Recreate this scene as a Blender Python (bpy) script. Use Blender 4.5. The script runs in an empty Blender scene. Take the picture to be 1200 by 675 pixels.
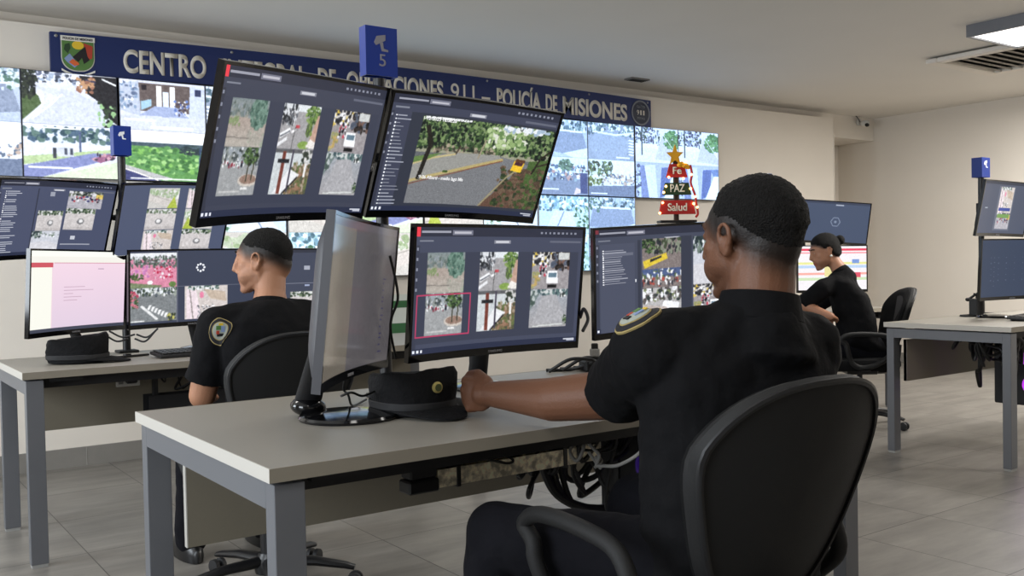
import bpy, bmesh, math, random
import numpy as np
from mathutils import Vector, Matrix, noise as mnoise

SC = bpy.context.scene
COL = SC.collection
V = Vector
R = math.radians
PI = math.pi
random.seed(7)

# ------------------------------------------------------------------ camera
FOC = 1119.0
CAMH = 1.12
def cam_basis():
    yaw = R(54.4); s = -.02; h0 = 311.
    roll = math.atan(s)
    pitch = math.atan((337.5-h0)*math.cos(roll)/FOC)
    f = V((math.cos(yaw)*math.cos(pitch), math.sin(yaw)*math.cos(pitch), -math.sin(pitch)))
    r = f.cross(V((0, 0, 1))).normalized(); u = r.cross(f)
    c, sn = math.cos(roll), math.sin(roll)
    return f, c*r+sn*u, -sn*r+c*u
CF, CR, CU = cam_basis()
C0 = V((0, 0, CAMH))
def at(x, y, d):                      # photo pixel (1200x675) and depth -> point in the room
    return C0+(CF*FOC+CR*(x-600)-CU*(y-337.5))*(d/FOC)
def onz(x, y, z):
    d = CF*FOC+CR*(x-600)-CU*(y-337.5)
    return C0+d*((z-CAMH)/d.z)
cd = bpy.data.cameras.new('camera'); cam = bpy.data.objects.new('camera', cd); COL.objects.link(cam)
cd.sensor_width = 36; cd.lens = 36*FOC/1200; cd.clip_start = .05; cd.clip_end = 60
M3 = Matrix((CR, CU, -CF)).transposed()
cam.matrix_world = Matrix.Translation(C0) @ M3.to_4x4()
SC.camera = cam

# ------------------------------------------------------------------ light and exposure
SC.view_settings.view_transform = 'Standard'; SC.view_settings.look = 'None'
SC.view_settings.gamma = 1; SC.view_settings.use_curve_mapping = False
SC.view_settings.exposure = 0.0
PANEL_W = 34.0        # each ceiling light panel
WINDOW_W = 80.0       # daylight through the side windows
w = bpy.data.worlds.new('world'); SC.world = w; w.use_nodes = True
w.node_tree.nodes['Background'].inputs[0].default_value = (.75, .85, 1, 1)
w.node_tree.nodes['Background'].inputs[1].default_value = .4
def area(name, loc, size, size_y, power, color, direction):
    l = bpy.data.lights.new(name, 'AREA'); l.shape = 'RECTANGLE'; l.size = size; l.size_y = size_y
    l.energy = power; l.color = color
    o = bpy.data.objects.new(name, l); COL.objects.link(o); o.location = loc
    o.rotation_euler = V(direction).to_track_quat('-Z', 'Y').to_euler()
    return o
for wy in (1.2, 4.2):
    area('window_daylight', (-1.85, wy, 1.55), 1.5, 1.3, WINDOW_W, (.86, .93, 1.0), (1, 0, -.12))

# ------------------------------------------------------------------ materials
def lin(c):
    return tuple(((v/255)/12.92 if v/255 <= .04045 else ((v/255+.055)/1.055)**2.4) for v in c)
MATS = {}
def mat(name, rgb=(128, 128, 128), rough=.6, metal=0, emit=0, bump=0, bscale=60, var=0, vscale=8, coat=0, spec=.5, alpha=1):
    if name in MATS: return MATS[name]
    m = bpy.data.materials.new(name); m.use_nodes = True
    nt = m.node_tree; b = nt.nodes['Principled BSDF']
    c = (*lin(rgb), 1)
    b.inputs['Base Color'].default_value = c
    b.inputs['Roughness'].default_value = rough; b.inputs['Metallic'].default_value = metal
    b.inputs['Specular IOR Level'].default_value = spec
    if coat: b.inputs['Coat Weight'].default_value = coat
    if emit:
        b.inputs['Emission Color'].default_value = c; b.inputs['Emission Strength'].default_value = emit
    tc = nt.nodes.new('ShaderNodeTexCoord')
    if var:
        n = nt.nodes.new('ShaderNodeTexNoise'); n.inputs['Scale'].default_value = vscale; n.inputs['Detail'].default_value = 6
        nt.links.new(tc.outputs['Object'], n.inputs['Vector'])
        mr = nt.nodes.new('ShaderNodeMapRange'); mr.inputs['To Min'].default_value = 1-var; mr.inputs['To Max'].default_value = 1+var
        if var > .3: mr.inputs['From Min'].default_value = .38; mr.inputs['From Max'].default_value = .62
        nt.links.new(n.outputs['Fac'], mr.inputs['Value'])
        mx = nt.nodes.new('ShaderNodeVectorMath'); mx.operation = 'SCALE'
        mx.inputs[0].default_value = c[:3]
        nt.links.new(mr.outputs['Result'], mx.inputs['Scale'])
        nt.links.new(mx.outputs['Vector'], b.inputs['Base Color'])
    if bump:
        n = nt.nodes.new('ShaderNodeTexNoise'); n.inputs['Scale'].default_value = bscale; n.inputs['Detail'].default_value = 4
        nt.links.new(tc.outputs['Object'], n.inputs['Vector'])
        bp = nt.nodes.new('ShaderNodeBump'); bp.inputs['Strength'].default_value = bump; bp.inputs['Distance'].default_value = .01
        nt.links.new(n.outputs['Fac'], bp.inputs['Height']); nt.links.new(bp.outputs['Normal'], b.inputs['Normal'])
    MATS[name] = m
    return m
def attr_mat(name, rough=.6, emit=0, base=1, bump=0, bscale=90, spec=.5, coat=0):
    if name in MATS: return MATS[name]
    m = bpy.data.materials.new(name); m.use_nodes = True
    nt = m.node_tree; b = nt.nodes['Principled BSDF']
    a = nt.nodes.new('ShaderNodeAttribute'); a.attribute_name = 'tone'
    b.inputs['Roughness'].default_value = rough; b.inputs['Specular IOR Level'].default_value = spec
    if coat: b.inputs['Coat Weight'].default_value = coat
    if base: nt.links.new(a.outputs['Color'], b.inputs['Base Color'])
    else: b.inputs['Base Color'].default_value = (.01, .01, .012, 1)
    if emit:
        nt.links.new(a.outputs['Color'], b.inputs['Emission Color']); b.inputs['Emission Strength'].default_value = emit
    if bump:
        tc = nt.nodes.new('ShaderNodeTexCoord')
        n = nt.nodes.new('ShaderNodeTexNoise'); n.inputs['Scale'].default_value = bscale; n.inputs['Detail'].default_value = 4
        nt.links.new(tc.outputs['Object'], n.inputs['Vector'])
        bp = nt.nodes.new('ShaderNodeBump'); bp.inputs['Strength'].default_value = bump; bp.inputs['Distance'].default_value = .004
        nt.links.new(n.outputs['Fac'], bp.inputs['Height']); nt.links.new(bp.outputs['Normal'], b.inputs['Normal'])
    MATS[name] = m
    return m

wallm = mat('wall_paint', (224, 217, 207), .9, var=.03, vscale=3, bump=.05, bscale=120)
ceilm = mat('ceiling_paint', (220, 215, 207), .92, var=.03, vscale=2)
trimw = mat('white_trim', (205, 204, 200), .7, var=.02)
def floor_material():
    m = bpy.data.materials.new('floor_tiles'); m.use_nodes = True
    nt = m.node_tree; b = nt.nodes['Principled BSDF']; L = nt.links; N = nt.nodes
    geo = N.new('ShaderNodeNewGeometry'); sep = N.new('ShaderNodeSeparateXYZ'); L.new(geo.outputs['Position'], sep.inputs[0])
    def mth(op, a, bb=None, clamp=False):
        n = N.new('ShaderNodeMath'); n.operation = op; n.use_clamp = clamp
        for i, x in enumerate((a, bb)):
            if x is None: continue
            if isinstance(x, (int, float)): n.inputs[i].default_value = x
            else: L.new(x, n.inputs[i])
        return n.outputs[0]
    def joint(sock, off, size):
        t = mth('DIVIDE', mth('SUBTRACT', sock, off), size)
        fr = mth('FRACT', t)
        d = mth('MINIMUM', fr, mth('SUBTRACT', 1, fr))
        return mth('LESS_THAN', d, .0022/size), mth('FLOOR', t)
    jx, ix = joint(sep.outputs['X'], .815, .505); jy, iy = joint(sep.outputs['Y'], 3.5, .6)
    j = mth('MAXIMUM', jx, jy)
    n1 = N.new('ShaderNodeTexNoise'); n1.inputs['Scale'].default_value = 2.2; n1.inputs['Detail'].default_value = 9; n1.inputs['Roughness'].default_value = .65
    mp = N.new('ShaderNodeMapping'); mp.inputs['Scale'].default_value = (.8, 3.5, 1); L.new(geo.outputs['Position'], mp.inputs['Vector'])
    cmb = N.new('ShaderNodeCombineXYZ'); L.new(mth('MULTIPLY', ix, 7.3), cmb.inputs[0]); L.new(mth('MULTIPLY', iy, 3.7), cmb.inputs[1])
    va = N.new('ShaderNodeVectorMath'); va.operation = 'ADD'; L.new(mp.outputs['Vector'], va.inputs[0]); L.new(cmb.outputs[0], va.inputs[1])
    L.new(va.outputs[0], n1.inputs['Vector'])
    cr = N.new('ShaderNodeValToRGB')
    cr.color_ramp.elements[0].position = .3; cr.color_ramp.elements[0].color = (*lin((98, 95, 91)), 1)
    cr.color_ramp.elements[1].position = .7; cr.color_ramp.elements[1].color = (*lin((134, 130, 124)), 1)
    L.new(n1.outputs['Fac'], cr.inputs['Fac'])
    mx = N.new('ShaderNodeMix'); mx.data_type = 'RGBA'; L.new(j, mx.inputs['Factor']); L.new(cr.outputs['Color'], mx.inputs['A'])
    mx.inputs['B'].default_value = (*lin((48, 46, 44)), 1)
    L.new(mx.outputs['Result'], b.inputs['Base Color'])
    b.inputs['Roughness'].default_value = .36; b.inputs['Specular IOR Level'].default_value = .4
    return m
floorm = floor_material()
basem = mat('grey_tile_base', (128, 125, 120), .5, var=.1, vscale=12)
deskm = mat('desk_laminate', (140, 135, 126), .45, var=.05, vscale=160)
edgew = mat('desk_edge_band', (188, 184, 176), .5)
edgeg = mat('desk_front_edge', (136, 129, 116), .55)
panelm = mat('desk_panel_laminate', (124, 117, 102), .6, var=.04, vscale=120)
steel = mat('grey_powder_coat', (108, 110, 115), .42, metal=.25)
galv = mat('galvanised_steel', (226, 216, 190), .5, metal=.1, var=.5, vscale=50)
blackp = mat('black_plastic', (20, 20, 22), .38)
glossb = mat('gloss_black_plastic', (12, 12, 14), .1)
matteb = mat('matte_black_plastic', (26, 26, 28), .6)
fabric = mat('black_chair_fabric', (13, 13, 14), .95, bump=.25, bscale=900, spec=.2)
shellm = mat('chair_shell_plastic', (13, 13, 14), .7, bump=.15, bscale=600)
ridge = mat('chair_rim_plastic', (20, 20, 22), .5)
shirtm = mat('black_uniform_cloth', (15, 15, 17), .9, bump=.9, bscale=14, spec=.15)
pantm = mat('dark_navy_trouser_cloth', (17, 17, 22), .92, bump=.9, bscale=12, spec=.15)
capm = mat('black_cap_cloth', (17, 17, 19), .9, bump=.5, bscale=60, spec=.2)
silver = mat('silver_bezel_plastic', (120, 122, 128), .35, metal=.4)
bluesign = mat('blue_acrylic', (16, 48, 132), .35, var=.05, vscale=10)
bannerm = mat('banner_navy_blue', (18, 38, 92), .55, var=.05, vscale=5)
letterm = mat('banner_letter_grey', (214, 208, 196), .6)
cablem = mat('black_cable', (16, 16, 17), .5)
greyc = mat('grey_cable', (140, 138, 134), .5)
hairm = mat('black_hair', (15, 13, 12), .75, bump=1.0, bscale=260, spec=.25)
skinm = attr_mat('skin', rough=.5, bump=.25, bscale=240, spec=.4)
screenm = attr_mat('monitor_screen', rough=.42, emit=1.15, base=0, spec=.25)
wallscreenm = attr_mat('wall_display_screen', rough=.4, emit=1.45, base=0)
dimscreenm = attr_mat('off_angle_screen', rough=.13, emit=.5, base=0, spec=.9)
paintm = attr_mat('printed_graphic', rough=.55)

# ------------------------------------------------------------------ mesh helpers
class MB:
    def __init__(s): s.v = []; s.f = []; s.mi = []
    def add(s, vs, fs, mi=0):
        o = len(s.v); s.v += [tuple(x) for x in vs]; s.f += [tuple(i+o for i in f) for f in fs]; s.mi += [mi]*len(fs); return s
    def box(s, c, size, rot=None, mi=0, bev=0):
        hx, hy, hz = size[0]/2, size[1]/2, size[2]/2
        M = rot.to_matrix() if isinstance(rot, __import__('mathutils').Euler) else (rot or Matrix.Identity(3))
        c = V(c)
        b = min(bev, hx*.9, hy*.9, hz*.9)
        if b <= 0:
            vs = [c+M @ V((x*hx, y*hy, z*hz)) for x in (-1, 1) for y in (-1, 1) for z in (-1, 1)]
            return s.add(vs, [(0, 1, 3, 2), (4, 6, 7, 5), (0, 4, 5, 1), (2, 3, 7, 6), (0, 2, 6, 4), (1, 5, 7, 3)], mi)
        # chamfered box: 24 vertices
        vs = []; idx = {}
        for sx in (-1, 1):
            for sy in (-1, 1):
                for sz in (-1, 1):
                    for k in range(3):
                        p = [sx*hx, sy*hy, sz*hz]
                        for a in range(3):
                            if a != k: p[a] -= (sx, sy, sz)[a]*b
                        idx[(sx, sy, sz, k)] = len(vs); vs.append(c+M @ V(p))
        I = idx; fs = []
        for k in range(3):
            a, b2 = [q for q in range(3) if q != k]
            for sg in (-1, 1):
                q = []
                for (ta, tb) in ((-1, -1), (1, -1), (1, 1), (-1, 1)):
                    t = [0, 0, 0]; t[k] = sg; t[a] = ta; t[b2] = tb; q.append(I[(*t, k)])
                fs.append(tuple(q))
        for k in range(3):            # edges along axis k
            a, b2 = [q for q in range(3) if q != k]
            for ta in (-1, 1):
                for tb in (-1, 1):
                    t0 = [0, 0, 0]; t0[a] = ta; t0[b2] = tb; t0[k] = -1
                    t1 = list(t0); t1[k] = 1
                    fs.append((I[(*t0, a)], I[(*t1, a)], I[(*t1, b2)], I[(*t0, b2)]))
        for sx in (-1, 1):
            for sy in (-1, 1):
                for sz in (-1, 1): fs.append(tuple(I[(sx, sy, sz, k)] for k in range(3)))
        return s.add(vs, fs, mi)
    def loft(s, rings, cap=True, closed=True, mi=0):
        n = len(rings[0]); vs = [p for r in rings for p in r]; fs = []
        for i in range(len(rings)-1):
            for j in range(n if closed else n-1):
                a = i*n+j; b = i*n+(j+1) % n
                fs.append((a, b, b+n, a+n))
        if cap:
            fs.append(tuple(reversed(range(n)))); fs.append(tuple((len(rings)-1)*n+j for j in range(n)))
        return s.add(vs, fs, mi)
    def tube(s, pts, rad, seg=10, mi=0, cyc=False, flat=1.0):
        pts = [V(p) for p in pts]; n = len(pts)
        if not isinstance(rad, (list, tuple)): rad = [rad]*n
        rings = []; up = None
        for i, p in enumerate(pts):
            if cyc: t = (pts[(i+1) % n]-pts[i-1]).normalized()
            else: t = (pts[min(i+1, n-1)]-pts[max(i-1, 0)]).normalized()
            if up is None:
                up = V((0, 0, 1)) if abs(t.z) < .9 else V((0, 1, 0))
            a = t.cross(up).normalized(); up = a.cross(t).normalized()
            rings.append([p+(a*math.cos(2*PI*k/seg)+up*math.sin(2*PI*k/seg)*flat)*rad[i] for k in range(seg)])
        if cyc: rings.append(rings[0]); return s.loft(rings, cap=False, mi=mi)
        return s.loft(rings, mi=mi)
    def lathe(s, prof, c=(0, 0, 0), seg=32, M=None, mi=0, cap=True):
        c = V(c); M = M or Matrix.Identity(3)
        rings = [[c+M @ V((r*math.cos(2*PI*k/seg), r*math.sin(2*PI*k/seg), z)) for k in range(seg)] for r, z in prof]
        return s.loft(rings, cap=cap, mi=mi)
    def ell(s, c, r, M=None, seg=20, rings=12, mi=0):
        c = V(c); M = M or Matrix.Identity(3)
        if isinstance(r, (int, float)): r = (r, r, r)
        rr = []
        for i in range(1, rings):
            a = PI*i/rings
            rr.append([c+M @ V((r[0]*math.sin(a)*math.cos(2*PI*k/seg), r[1]*math.sin(a)*math.sin(2*PI*k/seg), -r[2]*math.cos(a))) for k in range(seg)])
        return s.loft(rr, mi=mi)
    def prism(s, poly, depth, M=None, loc=(0, 0, 0), mi=0):    # poly in local xz, thickness along +y
        M = M or Matrix.Identity(3); loc = V(loc); n = len(poly)
        a = [loc+M @ V((x, 0, z)) for x, z in poly]; b = [loc+M @ V((x, depth, z)) for x, z in poly]
        fs = [tuple(range(n)), tuple(reversed(range(n, 2*n)))]+[(i, i+n, (i+1) % n+n, (i+1) % n) for i in range(n)]
        return s.add(a+b, fs, mi)
    def mesh(s, name):
        me = bpy.data.meshes.new(name); me.from_pydata(s.v, [], s.f); me.update()
        bm = bmesh.new(); bm.from_mesh(me); bmesh.ops.recalc_face_normals(bm, faces=bm.faces); 
        bm.to_mesh(me); bm.free()
        return me
    def build(s, name, mats, parent=None, smooth=False, loc=None, rot=None, angle=None):
        me = s.mesh(name)
        if not isinstance(mats, (list, tuple)): mats = [mats]
        for m in mats: me.materials.append(m)
        if len(mats) > 1: me.polygons.foreach_set('material_index', s.mi)
        if smooth:
            me.polygons.foreach_set('use_smooth', [True]*len(me.polygons))
            if angle is None: angle = 40
            me.set_sharp_from_angle(angle=R(angle))
        o = bpy.data.objects.new(name, me); COL.objects.link(o)
        if parent: o.parent = parent
        if loc is not None: o.location = loc
        if rot is not None: o.rotation_euler = rot
        return o
def tag(o, label=None, cat=None, group=None, kind=None):
    if label: o['label'] = label
    if cat: o['category'] = cat
    if group: o['group'] = group
    if kind: o['kind'] = kind
    return o
def thing(name, label, cat, loc=(0, 0, 0), rz=0, group=None):
    o = bpy.data.objects.new(name, None); COL.objects.link(o); o.location = loc; o.rotation_euler = (0, 0, rz)
    o.empty_display_size = .1
    return tag(o, label, cat, group)
def copy_tree(o, parent=None):
    c = o.copy(); COL.objects.link(c)
    if parent: c.parent = parent
    for ch in [x for x in bpy.data.objects if x.parent == o]: copy_tree(ch, c)
    return c
def bez(pts, n=8):                     # Catmull-Rom through points
    pts = [V(p) for p in pts]; out = []
    P = [pts[0]*2-pts[1]]+pts+[pts[-1]*2-pts[-2]]
    for i in range(1, len(P)-2):
        for k in range(n):
            t = k/n; a, b, c, d = P[i-1:i+3]
            out.append(.5*((2*b)+(c-a)*t+(2*a-5*b+4*c-d)*t*t+(3*b-a-3*c+d)*t**3))
    out.append(pts[-1]); return out
def struct(name, mb, m, smooth=False):
    return tag(mb.build(name, m, smooth=smooth), kind='structure')
def text_obj(name, s, height, m, parent, loc, rot, width=None, bold=0, ext=.001, xs=None, align='CENTER'):
    cu = bpy.data.curves.new(name, 'FONT'); cu.body = s; cu.size = 1; cu.align_x = align; cu.offset = bold
    cu.extrude = 0
    t = bpy.data.objects.new(name, cu); COL.objects.link(t)
    bpy.context.view_layer.update()
    dg = bpy.context.evaluated_depsgraph_get()
    me = bpy.data.meshes.new_from_object(t.evaluated_get(dg))
    bpy.data.objects.remove(t)
    co = np.empty(len(me.vertices)*3); me.vertices.foreach_get('co', co); co = co.reshape(-1, 3)
    w0 = co[:, 0].max()-co[:, 0].min(); h0 = .73
    sy = height/h0; sx = (width/w0) if width else sy*(xs or 1)
    # flat text laid into local xz, facing -y; given a little thickness below
    new = np.stack([co[:, 0]*sx, np.zeros(len(co)), co[:, 1]*sy], 1)
    me.vertices.foreach_set('co', new.ravel()); me.update()
    bm = bmesh.new(); bm.from_mesh(me)
    r = bmesh.ops.extrude_face_region(bm, geom=bm.faces[:])
    bmesh.ops.translate(bm, vec=(0, ext, 0), verts=[g for g in r['geom'] if isinstance(g, bmesh.types.BMVert)])
    bmesh.ops.recalc_face_normals(bm, faces=bm.faces)
    bm.to_mesh(me); bm.free()
    me.materials.clear(); me.materials.append(m)
    o = bpy.data.objects.new(name, me); COL.objects.link(o)
    if parent: o.parent = parent
    o.location = loc; o.rotation_euler = rot
    return o

# ------------------------------------------------------------------ picture painter for screens (colours become vertex tones)
class Pic:
    def __init__(s, w, h, bg=(60, 64, 80), seed=1):
        s.w, s.h = w, h; s.a = np.zeros((h, w, 3)); s.a[:] = bg; s.r = np.random.RandomState(seed)
        s.X, s.Y = np.meshgrid((np.arange(w)+.5)/w, (np.arange(h)+.5)/h)
        s.win = (0, 0, 1, 1)
    def W(s, x, y):
        x0, y0, x1, y1 = s.win; return x0+x*(x1-x0), y0+y*(y1-y0)
    def clip(s):
        x0, y0, x1, y1 = s.win; return (s.X >= x0) & (s.X <= x1) & (s.Y >= y0) & (s.Y <= y1)
    def put(s, m, c, al=1):
        m = m & s.clip(); s.a[m] = s.a[m]*(1-al)+np.array(c)*al
    def rect(s, x0, y0, x1, y1, c, al=1):
        x0, y0 = s.W(x0, y0); x1, y1 = s.W(x1, y1)
        s.put((s.X >= x0) & (s.X <= x1) & (s.Y >= y0) & (s.Y <= y1), c, al)
    def grad(s, x0, y0, x1, y1, c0, c1):
        a0, b0 = s.W(x0, y0); a1, b1 = s.W(x1, y1)
        m = (s.X >= a0) & (s.X <= a1) & (s.Y >= b0) & (s.Y <= b1) & s.clip()
        t = ((s.Y-b0)/(b1-b0))[m][:, None]; s.a[m] = np.array(c0)*(1-t)+np.array(c1)*t
    def poly(s, pts, c, al=1):
        P = [s.W(*p) for p in pts]; ins = np.zeros(s.X.shape, bool); j = len(P)-1
        for i in range(len(P)):
            xi, yi = P[i]; xj, yj = P[j]
            if yi != yj:
                ins ^= ((yi > s.Y) != (yj > s.Y)) & (s.X < (xj-xi)*(s.Y-yi)/(yj-yi)+xi)
            j = i
        s.put(ins, c, al)
    def ell(s, cx, cy, rx, ry, c, al=1):
        a, b = s.W(cx, cy); rx *= s.win[2]-s.win[0]; ry *= s.win[3]-s.win[1]
        s.put(((s.X-a)/rx)**2+((s.Y-b)/ry)**2 <= 1, c, al)
    def line(s, pts, wd, c, al=1):
        asp = (s.win[2]-s.win[0])*s.w/((s.win[3]-s.win[1])*s.h)
        for (x0, y0), (x1, y1) in zip(pts, pts[1:]):
            dx, dy = x1-x0, (y1-y0)/asp; L = math.hypot(dx, dy) or 1e-6
            nx, ny = -dy/L*wd/2, dx/L*wd/2*asp
            s.poly([(x0+nx, y0+ny), (x1+nx, y1+ny), (x1-nx, y1-ny), (x0-nx, y0-ny)], c, al)
    def blobs(s, x0, y0, x1, y1, cols, n, r, ry=None):
        n = int(n*1.6); r = r*.78; ry = ry*.78 if ry else None
        for k in range(n):
            c = cols[s.r.randint(len(cols))]; q = r*(.3+.8*s.r.rand())
            s.ell(x0+(x1-x0)*s.r.rand(), y0+(y1-y0)*s.r.rand(), q, (ry or r*1.3)*(.4+s.r.rand()), c)
    def tree(s, cx, cy, rx, ry, cols=((38, 62, 36), (66, 96, 52), (96, 128, 72), (28, 42, 30)), n=40):
        for k in range(n*3):
            a = s.r.rand()*2*PI; q = math.sqrt(s.r.rand())
            s.ell(cx+math.cos(a)*q*rx, cy+math.sin(a)*q*ry, rx*.16*(.4+s.r.rand()), ry*.16*(.4+s.r.rand()), cols[s.r.randint(len(cols))])
    def noise(s, amp):
        m = s.clip(); g = s.r.randn(s.h, s.w)*amp
        s.a[m] += g[m][:, None]
    def dashes(s, x0, y0, y1, n, lo, hi, c, th=.006, dot=None, slope=0):
        for k in range(n):
            y = y0+(y1-y0)*k/max(n-1, 1); x = x0+slope*k/max(n-1, 1)
            if dot: s.rect(x-.014, y, x-.005, y+th*2, dot)
            s.rect(x, y+th*.3, x+lo+(hi-lo)*s.r.rand(), y+th*1.5, c)
def bus(p, x, y, sx, sy, c=(235, 238, 240)):
    p.rect(x, y, x+sx, y+sy, c); p.rect(x+sx*.12, y+sy*.1, x+sx*.88, y+sy*.45, (70, 86, 100)); p.rect(x+sx*.1, y+sy*.85, x+sx*.9, y+sy*1.05, (25, 25, 30))
def tile(p, win, kind, seed=0, tint=None):
    p.win = win; r = p.r = np.random.RandomState(seed+kind*17+3)
    p.rect(0, 0, 1, 1, (150, 152, 155))
    if kind == 0:      # hazy yard with trees
        p.grad(0, 0, 1, .4, (120, 134, 138), (150, 150, 140)); p.grad(0, .38, 1, 1, (165, 148, 138), (175, 168, 158))
        p.blobs(0, .1, .55, .35, [(110, 125, 125), (130, 140, 150), (90, 105, 100)], 30, .05)
        p.tree(.78, .28, .22, .34, ((60, 96, 84), (88, 122, 108), (110, 145, 130)), 60); p.blobs(.55, .6, 1, .95, [(150, 160, 140), (165, 160, 150)], 16, .07)
        p.blobs(0, .4, .3, .55, [(130, 150, 100)], 8, .05); p.line([(0, .8), (.6, .82)], .015, (110, 105, 100))
    elif kind == 1:    # roundabout corner
        p.grad(0, 0, 1, .4, (120, 130, 130), (140, 145, 140)); p.rect(0, .38, 1, 1, (152, 155, 158))
        p.blobs(0, 0, 1, .36, [(80, 90, 95), (200, 205, 210), (60, 70, 70), (150, 160, 170)], 60, .05)
        p.blobs(0, .28, .55, .42, [(230, 232, 236), (150, 40, 60), (40, 44, 60)], 16, .035)
        p.tree(.76, .15, .2, .2, n=40); p.ell(.78, .68, .27, .13, (200, 190, 180)); p.ell(.78, .66, .22, .1, (150, 120, 105)); p.line([(.72, .7), (.74, .3)], .03, (60, 60, 45)); p.line([(.86, .68), (.88, .3)], .03, (60, 60, 45))
        p.rect(.62, .82, .8, .87, (225, 225, 225)); p.rect(.05, .9, .6, .92, (190, 190, 190))
    elif kind == 2:    # street with bus
        p.rect(0, 0, 1, .15, (215, 222, 228)); p.rect(0, .15, 1, 1, (158, 156, 160))
        p.blobs(0, 0, .4, .45, [(70, 74, 84), (120, 126, 134), (210, 214, 220), (40, 44, 50)], 60, .05)
        p.tree(.82, .2, .2, .2, ((90, 130, 50), (130, 160, 80), (60, 90, 45)), 40); p.poly([(.95, .2), (1, .2), (1, .9), (.8, .9)], (190, 150, 130)); p.ell(.7, .9, .16, .09, (130, 165, 70)); p.blobs(.7, .45, .85, .7, [(110, 140, 60), (80, 100, 60)], 10, .06)
        p.poly([(.02, .66), (.26, .52), (.3, .6), (.03, .78)], (238, 240, 244)); p.poly([(.03, .72), (.28, .58), (.28, .6), (.03, .75)], (60, 66, 80)); p.poly([(0, .88), (.22, .72), (.24, .8), (0, .97)], (228, 230, 235)); p.poly([(.3, .6), (.42, .54), (.42, .6), (.32, .66)], (236, 236, 240))
        p.rect(.4, .45, .5, .52, (200, 60, 70)); p.line([(.38, 1), (.4, .5)], .015, (60, 60, 60)); p.poly([(.75, .95), (.85, .75), (1, .82), (1, .97)], (230, 225, 220))
    elif kind == 3:    # street pole over roofs
        p.rect(0, 0, 1, 1, (196, 204, 208)); p.rect(0, 0, 1, .08, (90, 92, 96)); p.poly([(.5, .4), (1, .3), (1, 1), (.4, 1)], (120, 104, 72)); p.blobs(.5, .3, 1, 1, [(96, 110, 60), (150, 110, 84), (80, 84, 60), (170, 150, 130)], 60, .06)
        p.poly([(.45, .42), (.75, .55), (.35, .97), (.1, .97)], (228, 230, 234)); p.line([(.7, .6), (.35, .99)], .03, (30, 30, 34)); p.rect(.2, .05, .29, .98, (122, 56, 44)); p.rect(.45, 0, .49, .95, (70, 66, 84)); p.rect(.1, .22, .4, .3, (30, 32, 38)); p.rect(.84, 0, .9, .6, (230, 230, 230)); p.blobs(.75, 0, 1, .3, [(50, 60, 50), (200, 200, 200)], 20, .05)
    elif kind == 4:    # busy street with white van
        p.rect(0, 0, 1, .2, (200, 196, 190)); p.rect(0, .2, 1, 1, (152, 146, 150)); p.blobs(0, 0, .5, .35, [(40, 40, 44), (225, 190, 60), (230, 230, 235), (60, 60, 70)], 50, .05)
        p.blobs(.55, 0, 1, .45, [(50, 42, 40), (110, 80, 70), (80, 90, 110), (30, 28, 30)], 50, .07); p.rect(.7, .02, .98, .2, (196, 200, 200)); p.blobs(0, .55, .2, .95, [(190, 160, 90), (150, 150, 90)], 16, .05)
        p.blobs(.2, .3, .4, .65, [(200, 60, 80), (30, 30, 40), (230, 230, 240)], 20, .035); p.poly([(.42, .5), (.68, .5), (.72, .85), (.4, .85)], (240, 242, 246)); p.rect(.45, .56, .67, .68, (90, 120, 140)); p.rect(.44, .88, .68, .97, (24, 24, 28))
    elif kind == 5:    # wide grey street from above
        p.grad(0, 0, 1, 1, (150, 158, 170), (162, 160, 164)); p.blobs(0, 0, 1, .14, [(60, 84, 92), (200, 205, 205), (90, 120, 120)], 60, .05); p.poly([(0, 0), (.25, .1), (0, .55)], (110, 128, 128)); p.blobs(0, .05, .15, .4, [(70, 90, 84), (180, 190, 190)], 14, .05)
        p.poly([(.3, .16), (.7, .14), (1, .9), (.1, .9)], (166, 166, 172)); p.blobs(.8, .1, 1, .2, [(240, 240, 240), (50, 60, 60)], 8, .04); p.tree(.95, .8, .06, .14, n=16); p.line([(.1, .96), (.9, .92)], .03, (205, 210, 208))
    elif kind == 6:    # yellow bus at crossing
        p.rect(0, 0, 1, 1, (128, 116, 114)); p.tree(.15, .14, .2, .14, n=30); p.blobs(.3, 0, 1, .3, [(60, 74, 50), (130, 140, 120), (40, 44, 50)], 50, .05); p.poly([(.02, .45), (.62, .3), (.66, .42), (.06, .6)], (232, 200, 40)); p.poly([(.2, .42), (.5, .35), (.5, .39), (.2, .48)], (50, 50, 50))
        p.rect(0, .62, 1, .78, (70, 90, 140)); p.blobs(0, .64, 1, .8, [(225, 230, 235), (60, 70, 110), (240, 240, 240), (90, 110, 70)], 30, .04); p.blobs(0, .82, 1, .95, [(230, 232, 236), (60, 60, 70), (180, 70, 60)], 22, .045)
    elif kind == 7:    # parked cars
        p.rect(0, 0, 1, 1, (176, 174, 176)); p.blobs(0, 0, 1, .4, [(50, 60, 60), (230, 232, 238), (90, 84, 84), (120, 130, 90)], 60, .07); p.poly([(.05, .5), (.45, .4), (.5, .6), (.1, .8)], (236, 238, 242)); p.poly([(0, 1), (.4, .6), (1, .5), (1, 1)], (190, 176, 170))
    elif kind == 8:    # big grey yard road, white
        p.rect(0, 0, 1, 1, (196, 200, 212)); p.blobs(0, 0, .35, .3, [(40, 56, 60), (110, 130, 120)], 20, .06); p.poly([(0, .6), (.6, .5), (1, .7), (1, 1), (0, 1)], (206, 206, 214)); p.blobs(.2, .1, 1, .28, [(90, 110, 100), (230, 235, 240), (70, 90, 70)], 20, .04)
    elif kind == 9:    # green field by the motorway
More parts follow.
